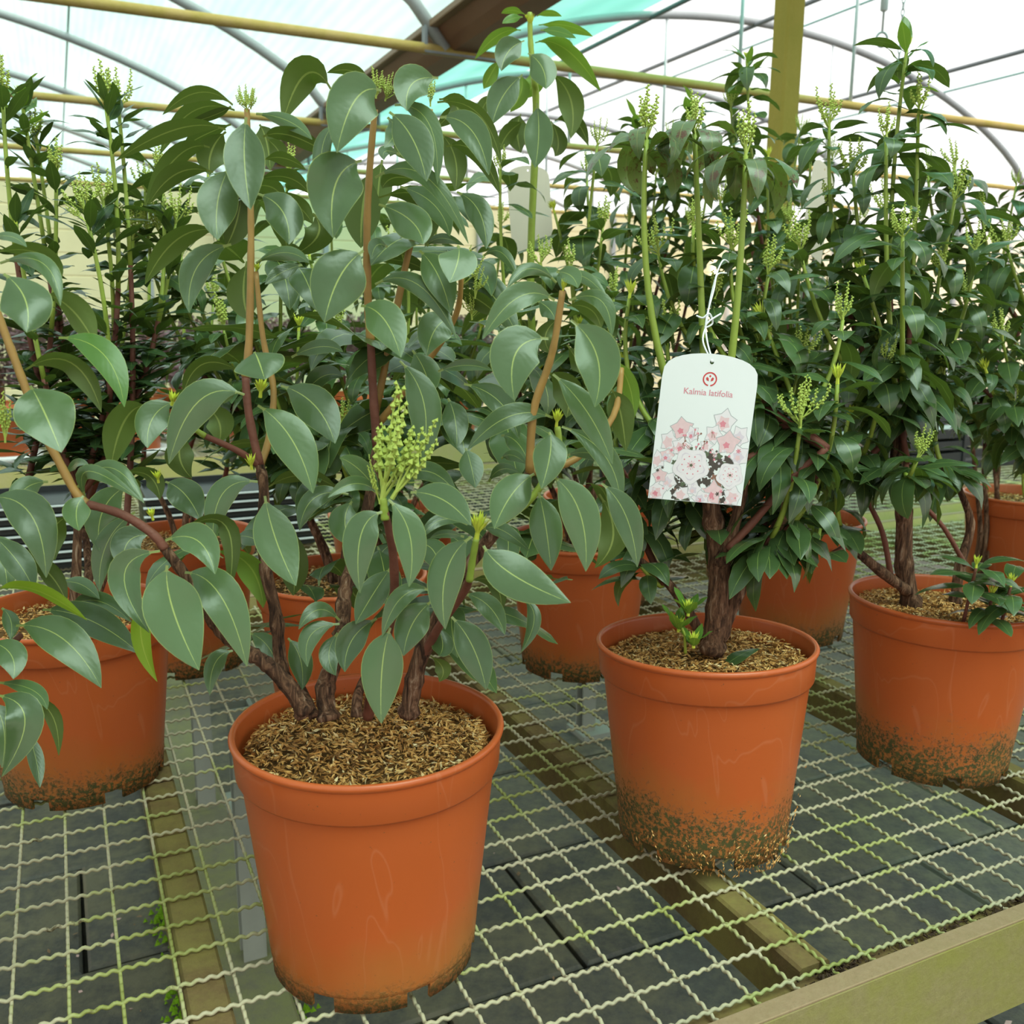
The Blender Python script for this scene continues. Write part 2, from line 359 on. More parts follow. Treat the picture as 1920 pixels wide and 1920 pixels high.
tag(p, 'yellow square post holding up the brown roof gutter', 'post')
# far end wall, cream boards with battens
wl = empty('wall_back', uv(0, 11.5, 0)); wl['kind'] = 'structure'; WO = Vector(wl.location)
for k in range(11):
    MB().box(uv(4.0, 11.5, .12+k*.24), E1, UP, E2, 19, .1199, .012, 0, .01).obj('board', M['wall'], wl, WO, False)
for k in range(17):
    MB().box(uv(-13+k*2.0, 11.46, 1.3), UP, E1, E2, 1.3, .03, .03).obj('wall_post', M['steel'], wl, WO, False)
# unseen film walls added to dim outside light; the bays go on overhead
b = MB()                                    # petals and chips fallen on the floor
for k in range(260):
    c = uv(R.choice((R.uniform(-.6, .15), R.uniform(-.6, .15), R.uniform(.2, 1.6))), R.uniform(.5, 2.0), .004); r = R.uniform(.003, .010); a = R.random()*6.28
    d = Vector((math.cos(a), math.sin(a), R.uniform(-.1, .3)))*r; e = Vector((-math.sin(a), math.cos(a), .2))*r*.5
    b.add([c-d, c+e, c+d, c-e], [(0, 1, 2, 3)], 0 if R.random() < .55 else 1)
b.obj('litter', [plain('dry_litter', (.24, .15, .09), .8, .2, .4, 90), plain('pale_petal', (.55, .36, .34), .7, .2, .3, 90)], fl, None, False, 'stuff')
M['wall_film'] = roof_mat('dimming_wall_film', (.40, .40, .38), (.48, .48, .46), 3, (1, 1, 1))  # clean film for the added walls, holds back part of the outside light
def film_wall(name, c, ax, half, h):
    w0 = empty(name, c); w0['kind'] = 'structure'; n = max(2, int(half/1.0))
    for k in range(n):
        x0 = -half+2*half*k/n; x1 = -half+2*half*(k+1)/n
        link('film_panel', mesh('film_panel', [ax*x0, ax*x1, ax*x1+UP*h, ax*x0+UP*h], [(0, 1, 2, 3)], M['wall_film'], False, [(x0, 0), (x1, 0), (x1, h), (x0, h)]), w0)
        MB().box(ax*x0+UP*h/2, UP, ax, ax.cross(UP), h/2, .03, .03).obj('wall_stud', M['steel'], w0, None, False)
film_wall('wall_front_unseen', uv(1.93, -5, 0), E1, 6.8, 3.6); film_wall('wall_left_unseen', uv(GU-SP, 3.2, 0), E2, 8.2, GZ); film_wall('wall_right_unseen', uv(GU+SP, 3.2, 0), E2, 8.2, GZ)
# hanging turnbuckle rod and chain in the right bay
hp = at(1652, 88, 3.6); hb = empty('hanging_hook', hp); q = MB()
q.tube([hp+UP*z for z in (.05, .9)], .004, 6).tube([hp+UP*z for z in (.115, .12, .30, .305)], [.006, .013, .013, .006], 10)
q.obj('turnbuckle', M['grey_pl'], hb, hp)
MB().tube([hp+Vector((math.cos(a)*.02, 0, math.sin(a)*.024+.024)) for a in [2*math.pi*i/16 for i in range(17)]], .004, 6).obj('ring', M['steel'], hb, hp)
tag(hb, 'thin metal turnbuckle with a ring hanging from the roof', 'hook')
cp = at(1683, 140, 3.7); ch = empty('hanging_chain', cp); lk = MB().tube([Vector((math.cos(a)*.006, 0, math.sin(a)*.013)) for a in [2*math.pi*i/10 for i in range(11)]], .0018, 5)
lkd = mesh('link', lk.v, lk.f, M['steel'])
for k in range(34):
    o = link('chain_link', lkd, ch, (0, 0, k*.021)); o.rotation_euler = (0, 0, (k % 2)*math.pi/2)
tag(ch, 'slender steel chain hanging beside the turnbuckle', 'chain')

# ------------------------------------------------------------------ benches
C = .05; GX, GY = -.11649, 1.07251           # mesh cell and a crossing of the wire grid
g0 = Vector((GX, GY, 0)); U0, V0 = g0.dot(E1), g0.dot(E2)
def crimp(n_cells, sides, smp):
    n = n_cells*4*smp; Lh = n_cells*C/2
    q = MB().tube([Vector((-Lh+2*Lh*i/n, 0, .0015*math.sin(2*math.pi*i/smp))) for i in range(n+1)], .0021, sides)
    return mesh('wire', q.v, q.f, M['wire'])
def bench(vf, vb, ua, ub, label, near, uoff=0.0):
    o = empty('wire_bench', uv((ua+ub)/2, (vf+vb)/2, 0)); O = Vector(o.location); tag(o, label, 'bench')
    um, vm = (ua+ub)/2, (vf+vb)/2
    for v, s in ((vf, -1), (vb, 1)):
        m = M['board'] if near and s < 0 else M['joist_back']
        x = MB().box(uv(um, v+s*.010, BZ-.042), E1, E2, UP, (ub-ua)/2, .010, .055, 0, .002).obj('edge_board', m, o, O, False)
        y = MB().box(uv(um, v+s*.010, BZ+.0135), E1, E2, UP, (ub-ua)/2, .0098, .0015, 0, .0008).obj('worn_edge', M['board_top'], x, O, False)
        MB().box(uv(um, v-s*.02, BZ-.030), E1, E2, UP, (ub-ua)/2, .0195, .018, 0, .002).obj('ledge', M['joist'], o, O, False)
    k = math.floor((ua-.65)/.57)
    u = .65+.57*k
    while u < ub:
        if u > ua: MB().box(uv(u, vm, BZ-.040), E2, E1, UP, (vb-vf)/2-.04, .020, .034, 0, .003).obj('joist', M['joist'] if near else M['joist_back'], o, O, False)
        u += .57
    for u in (ua+.05, .27, 1.40, ub-.05):
        for v in (vf+.09, vb-.42 if near else vb-.1):
            q = MB().box(uv(u, v, BZ/2-.03), UP, E1, E2, BZ/2-.035, .004, .022).box(uv(u-.02, v-.020, BZ/2-.03), UP, E1, E2, BZ/2-.035, .020, .003).box(uv(u-.02, v+.020, BZ/2-.03), UP, E1, E2, BZ/2-.035, .020, .003)
            lg = q.obj('leg', M['alu'], o, O, False)
            MB().box(uv(u, v, .008), UP, E1, E2, .008, .055, .055, 0, .002).obj('foot_plate', M['alu'], lg, O, False)
    nr = int((ub-ua)/C); nc = int((vb-vf)/C)
    rd = crimp(nr, 5 if near else 4, 6 if near else 4); cd = crimp(nc, 5 if near else 4, 6 if near else 4)
    j = math.ceil((vf+.006-V0)/C)
    while V0+j*C < vb-.004:
        w_ = link('wire', rd, o, uv(U0+C*round((um-U0)/C), V0+j*C+R.gauss(0, .0008), BZ-.0022)-O); w_.rotation_euler = (0, 0, YAW+R.gauss(0, .0004)); j += 1
    i = math.ceil((ua-U0)/C)
    while U0+i*C < ub:
        w_ = link('wire', cd, o, uv(U0+i*C+R.gauss(0, .0008), vm, BZ-.0052)-O); w_.rotation_euler = (0, 0, YAW+math.pi/2+R.gauss(0, .0006)); i += 1
    return o
bn = bench(.591, 2.115, -.9, 2.95, 'mossy timber bench with crimped wire top carrying the big potted shrubs', True)
b = MB(); BO = Vector(bn.location)           # crumbs of dark compost lying on the front ledge
for k in range(900):
    c = uv(R.choice((R.gauss(.80, .07), R.gauss(.66, .02), R.gauss(.95, .05))), R.uniform(.594, .622), BZ-.010+R.random()*.006); r = R.uniform(.001, .0035)
    d = [Vector((R.gauss(0, 1), R.gauss(0, 1), R.gauss(0, .6))).normalized()*r for _ in range(3)]
    b.add([c+d[0]*1.8, c+d[1], c+d[2], c-d[0]], [(0, 1, 2), (0, 2, 3), (0, 3, 1), (1, 3, 2)])
b.obj('compost_crumbs', plain('dark_crumbs', (.06, .035, .022), .9, .2, .5, 200), bn, BO, False, 'stuff')
bench(2.26, 3.72, -1.6, 4.4, 'yellowish wire bench holding black trays behind the timber bench', False)
bench(4.45, 6.0, -3.2, 4.6, 'far wire bench with purple shrubs across the path', False)

# ------------------------------------------------------------------ pots
PZ = BZ+.0016; PH = .247; RR, RB = .1325, .105
def pot_parts():
    b = MB(); z0 = .013
    out = [(.0, z0), (RB-.004, z0), (RB, z0+.003), (RB+.0005, .02)]
    for k in range(1, 9): t = k/8; out.append((RB+(.1245-RB)*t, .02+(.203-.02)*t))
    out += [(.1252, .2055), (.1285, .2065), (.1296, .2085), (.1312, .236), (.1316, .2405)]
    lip = [(RR+.0012, .2412), (RR+.0018, .2440), (RR+.0004, .2466), (RR-.0022, .2472), (RR-.0042, .2460), (RR-.0050, .2425)]
    inn = [(.1262, .225), (.1235, .205), (.1225, .195)]
    b.lathe(out, 64, 0); body = mesh('pot_body', b.v, b.f, M['pot'])
    c = MB().lathe([(.1312, .2385)]+lip+inn, 64); rim = mesh('pot_rim', c.v, c.f, M['pot'])
    f = MB()
    for k in range(7):
        a0 = 2*math.pi*k/7; a1 = a0+2*math.pi/7*.74
        f.lathe([(RB-.004, z0+.004), (RB-.005, 0), (RB-.001, 0), (RB, z0+.004)], 8, 0, a0, a1)
        for a in (a0, a1):
            ca, sa = math.cos(a), math.sin(a); P = [Vector((r*ca, r*sa, z)) for r, z in ((RB-.004, z0+.003), (RB-.005, 0), (RB-.001, 0), (RB, z0+.003))]
            f.add(P, [(0, 1, 2, 3)])
    foot = mesh('pot_foot', f.v, f.f, M['pot'])
    return body, rim, foot
PB = pot_parts()
POTS = {}
for k in ('pot', 'pot_mossy', 'pot_back'):
    ds = []
    for d in PB:
        e = d if k == 'pot' else d.copy()
        e.materials[0] = M[k]; ds.append(e)
    POTS[k] = ds
SZ = .222                                     # level of the mulch inside a pot
def husks(n, seed, r=.119, extra=None):
    q = random.Random(seed); b = MB()
    for k in range(n):
        rad = r*math.sqrt(q.random()); a = q.random()*6.283
        c = Vector((rad*math.cos(a), rad*math.sin(a), SZ+.002+.006*math.sin(rad*40+a*2)*.5+q.random()*.005+.004*(1-rad/r)))
        d = Vector((q.gauss(0, 1), q.gauss(0, 1), q.gauss(0, .35))).normalized(); s = d.orthogonal().normalized(); s = (s*math.cos(k)+d.cross(s)*math.sin(k)); n_ = d.cross(s)
        L_ = q.uniform(.003, .0058); W = q.uniform(.0009, .0016)
        b.add([c+d*L_, c+s*W+n_*W*.5, c-d*L_, c-s*W+n_*W*.5, c+n_*W*1.3], [(0, 1, 4), (1, 2, 4), (2, 3, 4), (3, 0, 4), (3, 2, 1, 0)])
    return mesh('mulch', b.v, b.f, M['husk'], False)
sb = MB().lathe([(0, SZ+.003), (.06, SZ+.002), (.105, SZ-.001), (.123, SZ-.005)], 32)
sb.f = [tuple(reversed(f)) for f in sb.f]; SOIL = mesh('soil', sb.v, sb.f, M['soil'])
HK = [husks(4200, 1), husks(4200, 2), husks(4200, 3), husks(1500, 4, .118)]
def potted(x, y, label, group, kind='pot', hk=3, rz=0.0, tilt=(0, 0), name='potted_shrub', sc_=1.0):
    o = empty(name, (x, y, PZ+.1*(abs(tilt[0])+abs(tilt[1])))); tag(o, label, 'potted plant', group)
    pt = link('pot', POTS[kind][0], o); rm = link('rim', POTS[kind][1], pt); ft = link('foot_ring', POTS[kind][2], pt)
    sl = link('soil', SOIL, o); hs = link('husk_mulch', HK[hk], o, kind='stuff')
    for q in (pt, sl, hs): q.rotation_euler = (tilt[0], tilt[1], rz)
    return o

# ------------------------------------------------------------------ leaves
def leaf_w(s): return 0.0 if s <= 0 else (s**.80)*((1-s)**.95)/.2985
def leaf_mesh(name, mat, path, width, normals, nseg, fold=.12, curl=.18, pet=.10, wave=0.0, ph=0.0):
    """blade along path(s); normals(s) upper side"""
    V = []; UVs = []; Fc = []; js = (-1, -.5, 0, .5, 1)
    for i in range(nseg+1):
        s = i/nseg; p = path(s); t = (path(min(1, s+.02))-path(max(0, s-.02))).normalized()
        n = normals(s); n = (n-t*n.dot(t)).normalized(); sd = n.cross(t)
        q = (s-pet)/(1-pet); hw = max(width*.5*leaf_w(q) if q > 0 else 0, .0011 if s < .99 else .0002)
        if width < .012 and s < .99: hw = max(hw, .0006)
        for j in js:
            off = hw*(fold*abs(j)*1.0-curl*j*j) + (wave*hw*math.sin(s*9+ph+j*1.3)*abs(j) if q > 0 else 0)
            V.append(p+sd*hw*j+n*off); UVs.append((s, .5+j*.5))
    for i in range(nseg):
        for j in range(4): Fc.append((i*5+j, (i+1)*5+j, (i+1)*5+j+1, i*5+j+1))
    return mesh(name, V, Fc, mat, True, UVs)
def bez(a, c, b): return lambda s: a*(1-s)**2+c*2*s*(1-s)+b*s*s
def std_leaf(L, W, droop, up0, mat, wave=.12, ph=0.0, nseg=9, fold=.16):
    """leaf in local space: leaves the stem along +X rising by up0, bends down by droop (radians) in all"""
    pts = [Vector((0, 0, 0))]; K = 24
    for k in range(K):
        a = up0-droop*((k+.5)/K)**1.15; pts.append(pts[-1]+Vector((math.cos(a), 0, math.sin(a)))*(L/K))
    def path(s): x = min(K-1e-6, s*K); i = int(x); return pts[i].lerp(pts[i+1], x-i)
    def nrm(s): a = up0-droop*s**1.15; return Vector((-math.sin(a), 0, math.cos(a)))
    return leaf_mesh('leaf', mat, path, W, nrm, nseg, fold, .2, .10, wave, ph)
def variants(L, W, mat, n=8, seed=0, dr=(.5, 2.0), upr=(.1, .7), nseg=9):
    q = random.Random(seed)
    return [std_leaf(L*q.uniform(.88, 1.12), W*q.uniform(.85, 1.15), dr[0]+(dr[1]-dr[0])*k/(n-1), q.uniform(*upr), mat, q.uniform(.05, .25), q.uniform(0, 6), nseg) for k in range(n)]
LV = {'mid': variants(.080, .0275, M['leaf_mid'], 8, 1, (.7, 2.3)), 'big': variants(.105, .041, M['leaf'], 8, 2, (.4, 1.9)),
      'narrow': variants(.060, .0170, M['leaf_dark'], 8, 3, (.2, .9), (.1, .6)), 'young': variants(.062, .022, M['leaf_young'], 6, 4, (.1, .8), (.4, 1.0)),
      'spot': variants(.085, .027, M['leaf_spot'], 6, 5, (2.2, 3.6), (.5, .9)), 'lime': variants(.026, .008, M['leaf_lime'], 4, 6, (.0, .5), (.9, 1.3), 6)}
for k_, L_, W_, sd_ in (('mid', .078, .0275, 1), ('narrow', .058, .0160, 3), ('big', .105, .043, 2)): LV[k_+'_lo'] = variants(L_, W_, LV[k_][0].materials[0], 6, sd_+30, (.6, 1.9) if k_ != 'narrow' else (.2, .9), (.1, .6), 5)
def put_leaf(plant, dat, pos, az, el=0.0, roll=0.0, s=1.0, name='leaf'):
    o = link(name, dat, plant, Vector(pos)-plant.location)
    o.rotation_euler = (Matrix.Rotation(az, 3, 'Z') @ Matrix.Rotation(-el, 3, 'Y') @ Matrix.Rotation(roll, 3, 'X')).to_euler(); o.scale = (s, s, s)
    return o
# flower-bud clusters: a short stalk with several beaded spikes; unit height
def ico(c, r):
    P = [c+Vector(d)*r for d in ((1, 0, 0), (0, 1, 0), (-1, 0, 0), (0, -1, 0), (0, 0, 1.3), (0, 0, -.8))]
    return P, [(0, 1, 4), (1, 2, 4), (2, 3, 4), (3, 0, 4), (1, 0, 5), (2, 1, 5), (3, 2, 5), (0, 3, 5)]
def truss_mesh(seed, nsp, spread, lean=0.0, bead=.036, mat='bud'):
    q = random.Random(seed); b = MB(); b.tube([Vector((0, 0, 0)), Vector((0, 0, .28))], [.030, .022], 6)
    for k in range(nsp):
        a = 6.283*k/nsp+q.uniform(-.4, .4); sp = spread*q.uniform(.5, 1.15) if k else .05
        z0 = q.uniform(.02, .26); top = Vector((math.cos(a)*sp*.75, math.sin(a)*sp*.75, q.uniform(.6, .95) if k else 1.0)); base = Vector((0, 0, z0))
        mid = base.lerp(top, .5)+Vector((math.cos(a)*sp*.35, math.sin(a)*sp*.35, -.02)); pf = bez(base, mid, top)
        b.tube([pf(i/6) for i in range(7)], [.017-.011*i/6 for i in range(7)], 5)
        n = int(15*(top-base).length)+5
        for i in range(n):
            s = .34+.66*i/(n-1); aa = i*2.4; r = bead*(1.15-.55*s)*q.uniform(.8, 1.2)
            P, f = ico(pf(s)+Vector((math.cos(aa), math.sin(aa), .2))*bead*1.05*(1.15-.7*s), r); b.add(P, f)
        if q.random() < .6:
            d = Vector((math.cos(a), math.sin(a), .5)); c = base.lerp(top, .15); s_ = d.cross(UP).normalized()*.02
            b.add([c, c+d*.09+s_, c+d*.22, c+d*.09-s_], [(0, 1, 2, 3)])
    return mesh('bud_cluster', b.v, b.f, M[mat], False)
TR = [truss_mesh(11, 8, .38), truss_mesh(12, 6, .30), truss_mesh(13, 10, .50), truss_mesh(14, 5, .22, bead=.042)]
def bud_mesh(seed):
    q = random.Random(seed); b = MB(); b.tube([Vector((0, 0, 0)), Vector((0, 0, .35))], [.09, .07], 6)
    for k in range(14):
        a = k*2.4; e = q.uniform(.18, .62); d = Vector((math.cos(a)*e, math.sin(a)*e, 1)).normalized(); s_ = Vector((-math.sin(a), math.cos(a), 0))*.07; c = Vector((math.cos(a)*.06, math.sin(a)*.06, .2+.1*q.random())); L_ = q.uniform(.5, .75)
        n = d.cross(s_).normalized()*.03
        b.add([c, c+d*L_*.5+s_+n, c+d*L_, c+d*L_*.5-s_+n, c+d*L_*.5-n], [(0, 1, 4), (1, 2, 4), (2, 3, 4), (3, 0, 4), (0, 3, 2, 1)])
    return mesh('leaf_bud', b.v, b.f, M['bud_lime'], False)
BD = [bud_mesh(21), bud_mesh(22)]
def put_axis(plant, name, dat, base, top, rot=0.0, wide=1.0):
    d = top-base; L_ = d.length; o = link(name, dat, plant, base-plant.location)
    o.rotation_euler = (d.to_track_quat('Z', 'Y').to_matrix() @ Matrix.Rotation(rot, 3, 'Z')).to_euler(); o.scale = (L_*wide, L_*wide, L_); return o
def stem(plant, pts, r0, r1, mat, name='branch', n=6, sides=8, knob=0.0):
    P = smooth_path(pts, n); K = len(P); rr = [.88*(r0+(r1-r0)*(i/(K-1)))*(1+.10*max(0, math.sin(i*1.9))) for i in range(K)]
    if knob: rr = [r*(1+knob*math.sin(i*2.1)*math.sin(i*.7+1)) for i, r in enumerate(rr)]
    return MB().tube(P, rr, sides).obj(name, mat, plant, Vector(plant.location))
def hero_leaf(plant, b, m_, t_, w_, D, dt=None, under=False, mat=None, lift=.35, name='leaf', wave=None):
    """leaf drawn from three pixels of its midrib; D metres ahead at the base, dt change of depth to the tip"""
    if dt is None: dt = -.025 if not under else .0
    B = at(*b, D); T = at(*t_, D+dt); Mi = at(*m_, D+dt*.42); c = Mi*2-(B+T)*.5; p = bez(B, c, T)
    side = -1 if under else 1
    def nm(s):
        q = p(s); v = (CAM-q).normalized()*side
        return v+UP*(lift if not under else 1.0)
    Wd = w_*(D+dt*.5)/F
    return link(name, leaf_mesh('leaf', mat or M['leaf'], lambda s: p(s)-plant.location, Wd, nm, 14, R.uniform(.05, .5), R.uniform(.12, .42), .09, R.uniform(.0, .16) if wave is None else wave, R.uniform(0, 6)), plant)
def tile(ox, oy, s): return lambda x, y: (ox+x/s, oy+y/s)

EXTRA = {}
def extra_leaf(plant, dat, pos, az, el, roll, sz):
    """one more leaf for the joined inner foliage of a plant"""
    e = EXTRA.setdefault(plant.name, ([], [], [], dat.materials[0], plant)); n = len(e[0])
    mt = Matrix.Translation(Vector(pos)-plant.location) @ (Matrix.Rotation(az, 4, 'Z') @ Matrix.Rotation(-el, 4, 'Y') @ Matrix.Rotation(roll, 4, 'X')) @ Matrix.Scale(sz, 4)
    for v in dat.vertices: e[0].append(mt @ v.co)
    uvl = {}
    for lp in dat.loops: uvl[lp.vertex_index] = tuple(dat.uv_layers[0].data[lp.index].uv)
    for i in range(len(dat.vertices)): e[2].append(uvl[i])
    for p in dat.polygons: e[1].append(tuple(n+i for i in p.vertices))
def shoot(plant, tip, base, mid=None, kind='mid', n=16, span=.16, top='truss', mat=None, rad=.0024, size=1.0, bare=False, tsz=.05):
    """a shoot from base to tip: a whorl of arching leaves under its crown, more along its upper part"""
    q = R; tip = Vector(tip); base = Vector(base)
    if mid is None:
        h_ = Vector((tip.x-base.x, tip.y-base.y, 0)); mid = base.lerp(tip, .5)+h_*.18-UP*.02+Vector((q.gauss(0, .012), q.gauss(0, .012), 0))
    pf = bez(base, mid*2-(base+tip)*.5, tip); Ltot = (tip-base).length; t0 = max(.06, 1-span/Ltot)
    pts = [pf(i/12) for i in range(13)]; O = Vector(plant.location)
    cut = max(1, min(11, int(12*max(.25, 1-(.17 if kind == 'narrow' else .24)/Ltot)))) if kind != 'spot' else max(1, min(11, int(12*max(.3, 1-.30/Ltot))))
    MB().tube(pts[:cut+1], [rad*(1.9-.9*i/12) for i in range(cut+1)], 6).obj('branch', M['bark_red'], plant, O)
    MB().tube(pts[cut:], [rad*(1.9-.9*i/12)*(1.15 if kind == 'spot' else .95) for i in range(cut, 13)], 6).obj('shoot', mat or M['shoot'], plant, O)
    az = q.uniform(0, 6.28); vs_ = LV[kind]; nw = n if bare else max(6, n//2)
    for k in range(n):
        f = k/(n-1)
        if bare: s = 1-.10*q.random()*(1-t0)
        elif k < nw: s = 1-.20*(1-t0)*(k/nw)
        else: s = t0+(1-t0)*.8*((n-k)/(n-nw+1))
        az += 2.4+q.uniform(-.25, .25); el = (.15-.45*k/nw if k < nw else -.3)+q.uniform(-.25, .2)+(.42 if kind == 'narrow' else 0)
        if span > .1 and pf(min(s, .995)).z < plant.location.z+SZ+.12: continue
        put_leaf(plant, q.choice(vs_), pf(min(s, .995)), az, el, q.uniform(-.35, .35), size*q.uniform(.78, 1.15)*(.85 if k < 3 else 1))
    if not bare:
        ne = int(n*(2.2 if kind == 'narrow' else 1.5)); lo = max(.12, t0-.30/Ltot)
        for k in range(ne):
            s = lo+(t0+.1-lo)*(k+q.random())/ne; az += 2.4
            if pf(min(.98, s)).z < plant.location.z+SZ+.13: continue
            extra_leaf(plant, q.choice(LV[kind+'_lo']), pf(min(.98, s)), az, (.15 if kind == 'narrow' else -.25)+q.uniform(-.3, .25), q.uniform(-.4, .4), size*q.uniform(.8, 1.15))
    d = (tip-pf(.9)).normalized()
    if top == 'truss': put_axis(plant, 'bud_cluster', q.choice(TR), tip-d*.004, tip+(d+UP*.4).normalized()*tsz*q.uniform(.75, 1.15), q.uniform(0, 6), 1.15)
    elif top == 'bud': put_axis(plant, 'leaf_bud', q.choice(BD), tip, tip+d*.026, q.uniform(0, 6))
    elif top == 'young':
        for k in range(9): put_leaf(plant, q.choice(LV['young']), tip-d*.007*k, k*2.4+az, .45-.13*k+q.uniform(-.2, .25), 0, q.uniform(.62, .95))
        put_axis(plant, 'leaf_bud', q.choice(BD), tip, tip+d*.02, 0)
def trunk_pt(plant, dx=0.0, dy=0.0): return Vector(plant.location)+Vector((dx, dy, SZ-.01))
# ------------------------------------------------------------------ the big-leaved shrub in the front pot
LBL = 'rows of potted evergreen shrubs on the wire bench'
P1 = potted(-.141, .870, 'broad-leaved shrub in the bright orange pot with water drops and a sprawling side branch', LBL, 'pot', 0, .9)
PL = potted(-.60, .70, 'broad-leaved shrub whose long leaves hang over the wire beside the low orange pot', LBL, 'pot', 3, .3)
def leaves(plant, T, D, rows):
    for ln in rows.strip().splitlines():
        f = ln.split(); v = [float(x) for x in f[:8]]; fl_ = f[8] if len(f) > 8 else ''
        mat = M['leaf_young'] if 'y' in fl_ else M['leaf_lime'] if 'l' in fl_ else None
        s = T.__defaults__[0] if T.__defaults__ else 3.0
        hero_leaf(plant, T(v[0], v[1]), T(v[2], v[3]), T(v[4], v[5]), v[6]/s, D+v[7], None if 'f' not in fl_ else .02, 'u' in fl_, mat, .9 if 'e' in fl_ else .3)
def tl(ox, oy, s):
    def T(x, y, k=s): return (ox+x/k, oy+y/k)
    return T
# columns: base x y, middle x y, tip x y, width, depth offset, flags (u underside seen, y young, l lime, e edge-on, f away)
leaves(P1, tl(0, 0, 3), .84, '''
1310 590 1120 520 915 645 95 .02 u
1320 620 1080 630 900 870 105 .06 u
1270 730 1000 725 650 905 120 -.02 u
1385 660 1375 900 1410 1180 215 -.07
1180 830 1000 880 815 1160 125 .05 u
1200 970 1000 975 835 1150 125 .03 u
1290 940 1225 1130 1225 1350 215 -.06
1270 740 1190 850 1180 985 170 .07 u
1450 1090 1590 1190 1625 1375 200 -.04
1440 640 1620 680 1755 785 80 .03
1480 770 1640 765 1880 890 120 .02 u
1480 900 1600 890 1720 955 90 .05 u
1360 1080 1330 1250 1270 1390 140 .06 u
1230 1300 1000 1345 815 1600 150 .03 u
1300 1375 1110 1500 1065 1760 155 -.04
1390 1470 1370 1650 1400 1800 180 .05 u
1440 1480 1600 1420 1740 1480 85 .02
1700 1490 1590 1530 1490 1600 85 .03
1760 1200 1790 1320 1660 1430 170 .09 u
1300 700 1150 760 1030 830 100 .09 u
1500 780 1560 840 1580 900 110 .09 u
1450 1010 1620 1000 1740 1090 110 .08 u
1530 1110 1660 1150 1760 1260 120 .10 u
1400 1060 1520 1050 1600 1130 150 .11 u
1300 600 1200 650 1040 700 60 .06 u
1460 700 1500 800 1520 960 130 .12 u
''')
leaves(P1, tl(640, 0, 3), .86, '''
225 510 80 560 -25 860 275 -.07
115 905 -30 1030 -45 1340 300 -.07
125 1410 -10 1560 -95 1815 300 -.08
545 440 400 470 370 625 190 -.02
270 630 400 780 480 1020 200 -.06
300 590 490 690 540 1035 110 -.02
540 575 770 640 900 925 90 .02 u
555 660 730 730 830 985 155 -.03
560 750 640 890 640 1075 125 .07 u
550 560 650 600 650 760 120 .08 u
590 825 760 860 890 1090 110 .05 u
190 1000 470 990 715 1370 100 -.02
210 1110 470 1120 470 1390 160 .03 u
210 1150 390 1240 460 1375 200 -.05
330 1050 520 1150 610 1330 135 .02
650 1080 775 1190 815 1400 135 .01
660 1385 655 1470 610 1590 215 -.06
440 1410 545 1550 615 1765 175 -.04
190 1600 430 1600 650 1905 110 -.04
110 1720 240 1795 335 2010 215 -.07
620 1790 530 1850 480 2005 190 -.01
480 1385 560 1340 690 1380 60 .03
260 660 300 740 240 830 100 -.02
160 960 120 1180 110 1395 200 .07 u
230 900 210 1050 200 1200 150 .10 u
260 1390 200 1380 170 1460 85 .0
-60 500 -200 420 -330 690 200 .05 u
160 480 60 400 -80 410 80 .06 u
330 870 250 850 240 900 70 .04
300 760 340 830 380 900 90 .09 u
700 600 620 640 540 720 90 .10 u
430 1020 300 1000 230 1060 120 .07 u
160 1460 350 1470 480 1530 100 .06 u
640 1640 760 1680 900 1790 130 .03 u
690 1600 830 1640 1000 1900 190 .06
800 1440 900 1420 990 1560 70 .05
780 1560 860 1590 890 1600 60 .06 u
-20 690 -110 850 -80 1170 95 -.05 e
''')
leaves(P1, tl(640, 0, 3), .80, '''
1210 1590 1060 1510 930 1625 75 .02
1200 1690 1000 1670 795 1905 150 -.04
1210 1530 1290 1550 1330 1620 110 .0
1280 1690 1460 1690 1520 1900 100 .01
1270 1720 1400 1740 1460 1850 120 .04 u
1240 1560 1370 1560 1500 1690 70 .03
1100 1690 1170 1740 1200 1800 110 .07
1240 1780 1150 1880 1180 1990 120 .08 u
''')
leaves(P1, tl(640, 640, 3), .80, '''
1165 -15 985 60 975 335 285 -.06
1290 -120 1440 90 1425 370 250 -.06
1190 185 1385 400 1525 690 160 -.02
1150 170 1265 270 1265 430 180 .05 u
1190 430 950 420 710 610 140 .0
1170 510 1175 630 1125 830 195 -.06
1085 745 960 860 860 1055 220 -.05
1110 850 1150 1040 1180 1290 190 -.03
1185 755 1340 960 1375 1295 220 -.07
1260 645 1400 630 1500 705 75 .02
1240 480 1480 640 1570 920 130 .01
1465 800 1600 980 1665 1270 160 -.03
1450 860 1530 1090 1425 1275 180 .03 u
1520 270 1570 400 1600 620 150 .05 u
1540 100 1620 250 1645 435 100 .06 uy
690 240 890 340 1000 550 140 .05
600 320 640 440 650 600 150 .06
700 600 730 700 755 825 140 .04
545 170 700 135 850 165 70 .04
330 110 465 350 450 680 190 .02
400 50 470 170 500 300 170 .07
900 530 990 570 1060 700 120 .05
830 790 900 720 1000 740 70 .03
900 660 960 640 1040 690 70 .03
1270 20 1330 120 1340 180 110 .06 u
1500 300 1560 350 1540 560 120 .08 u
''')
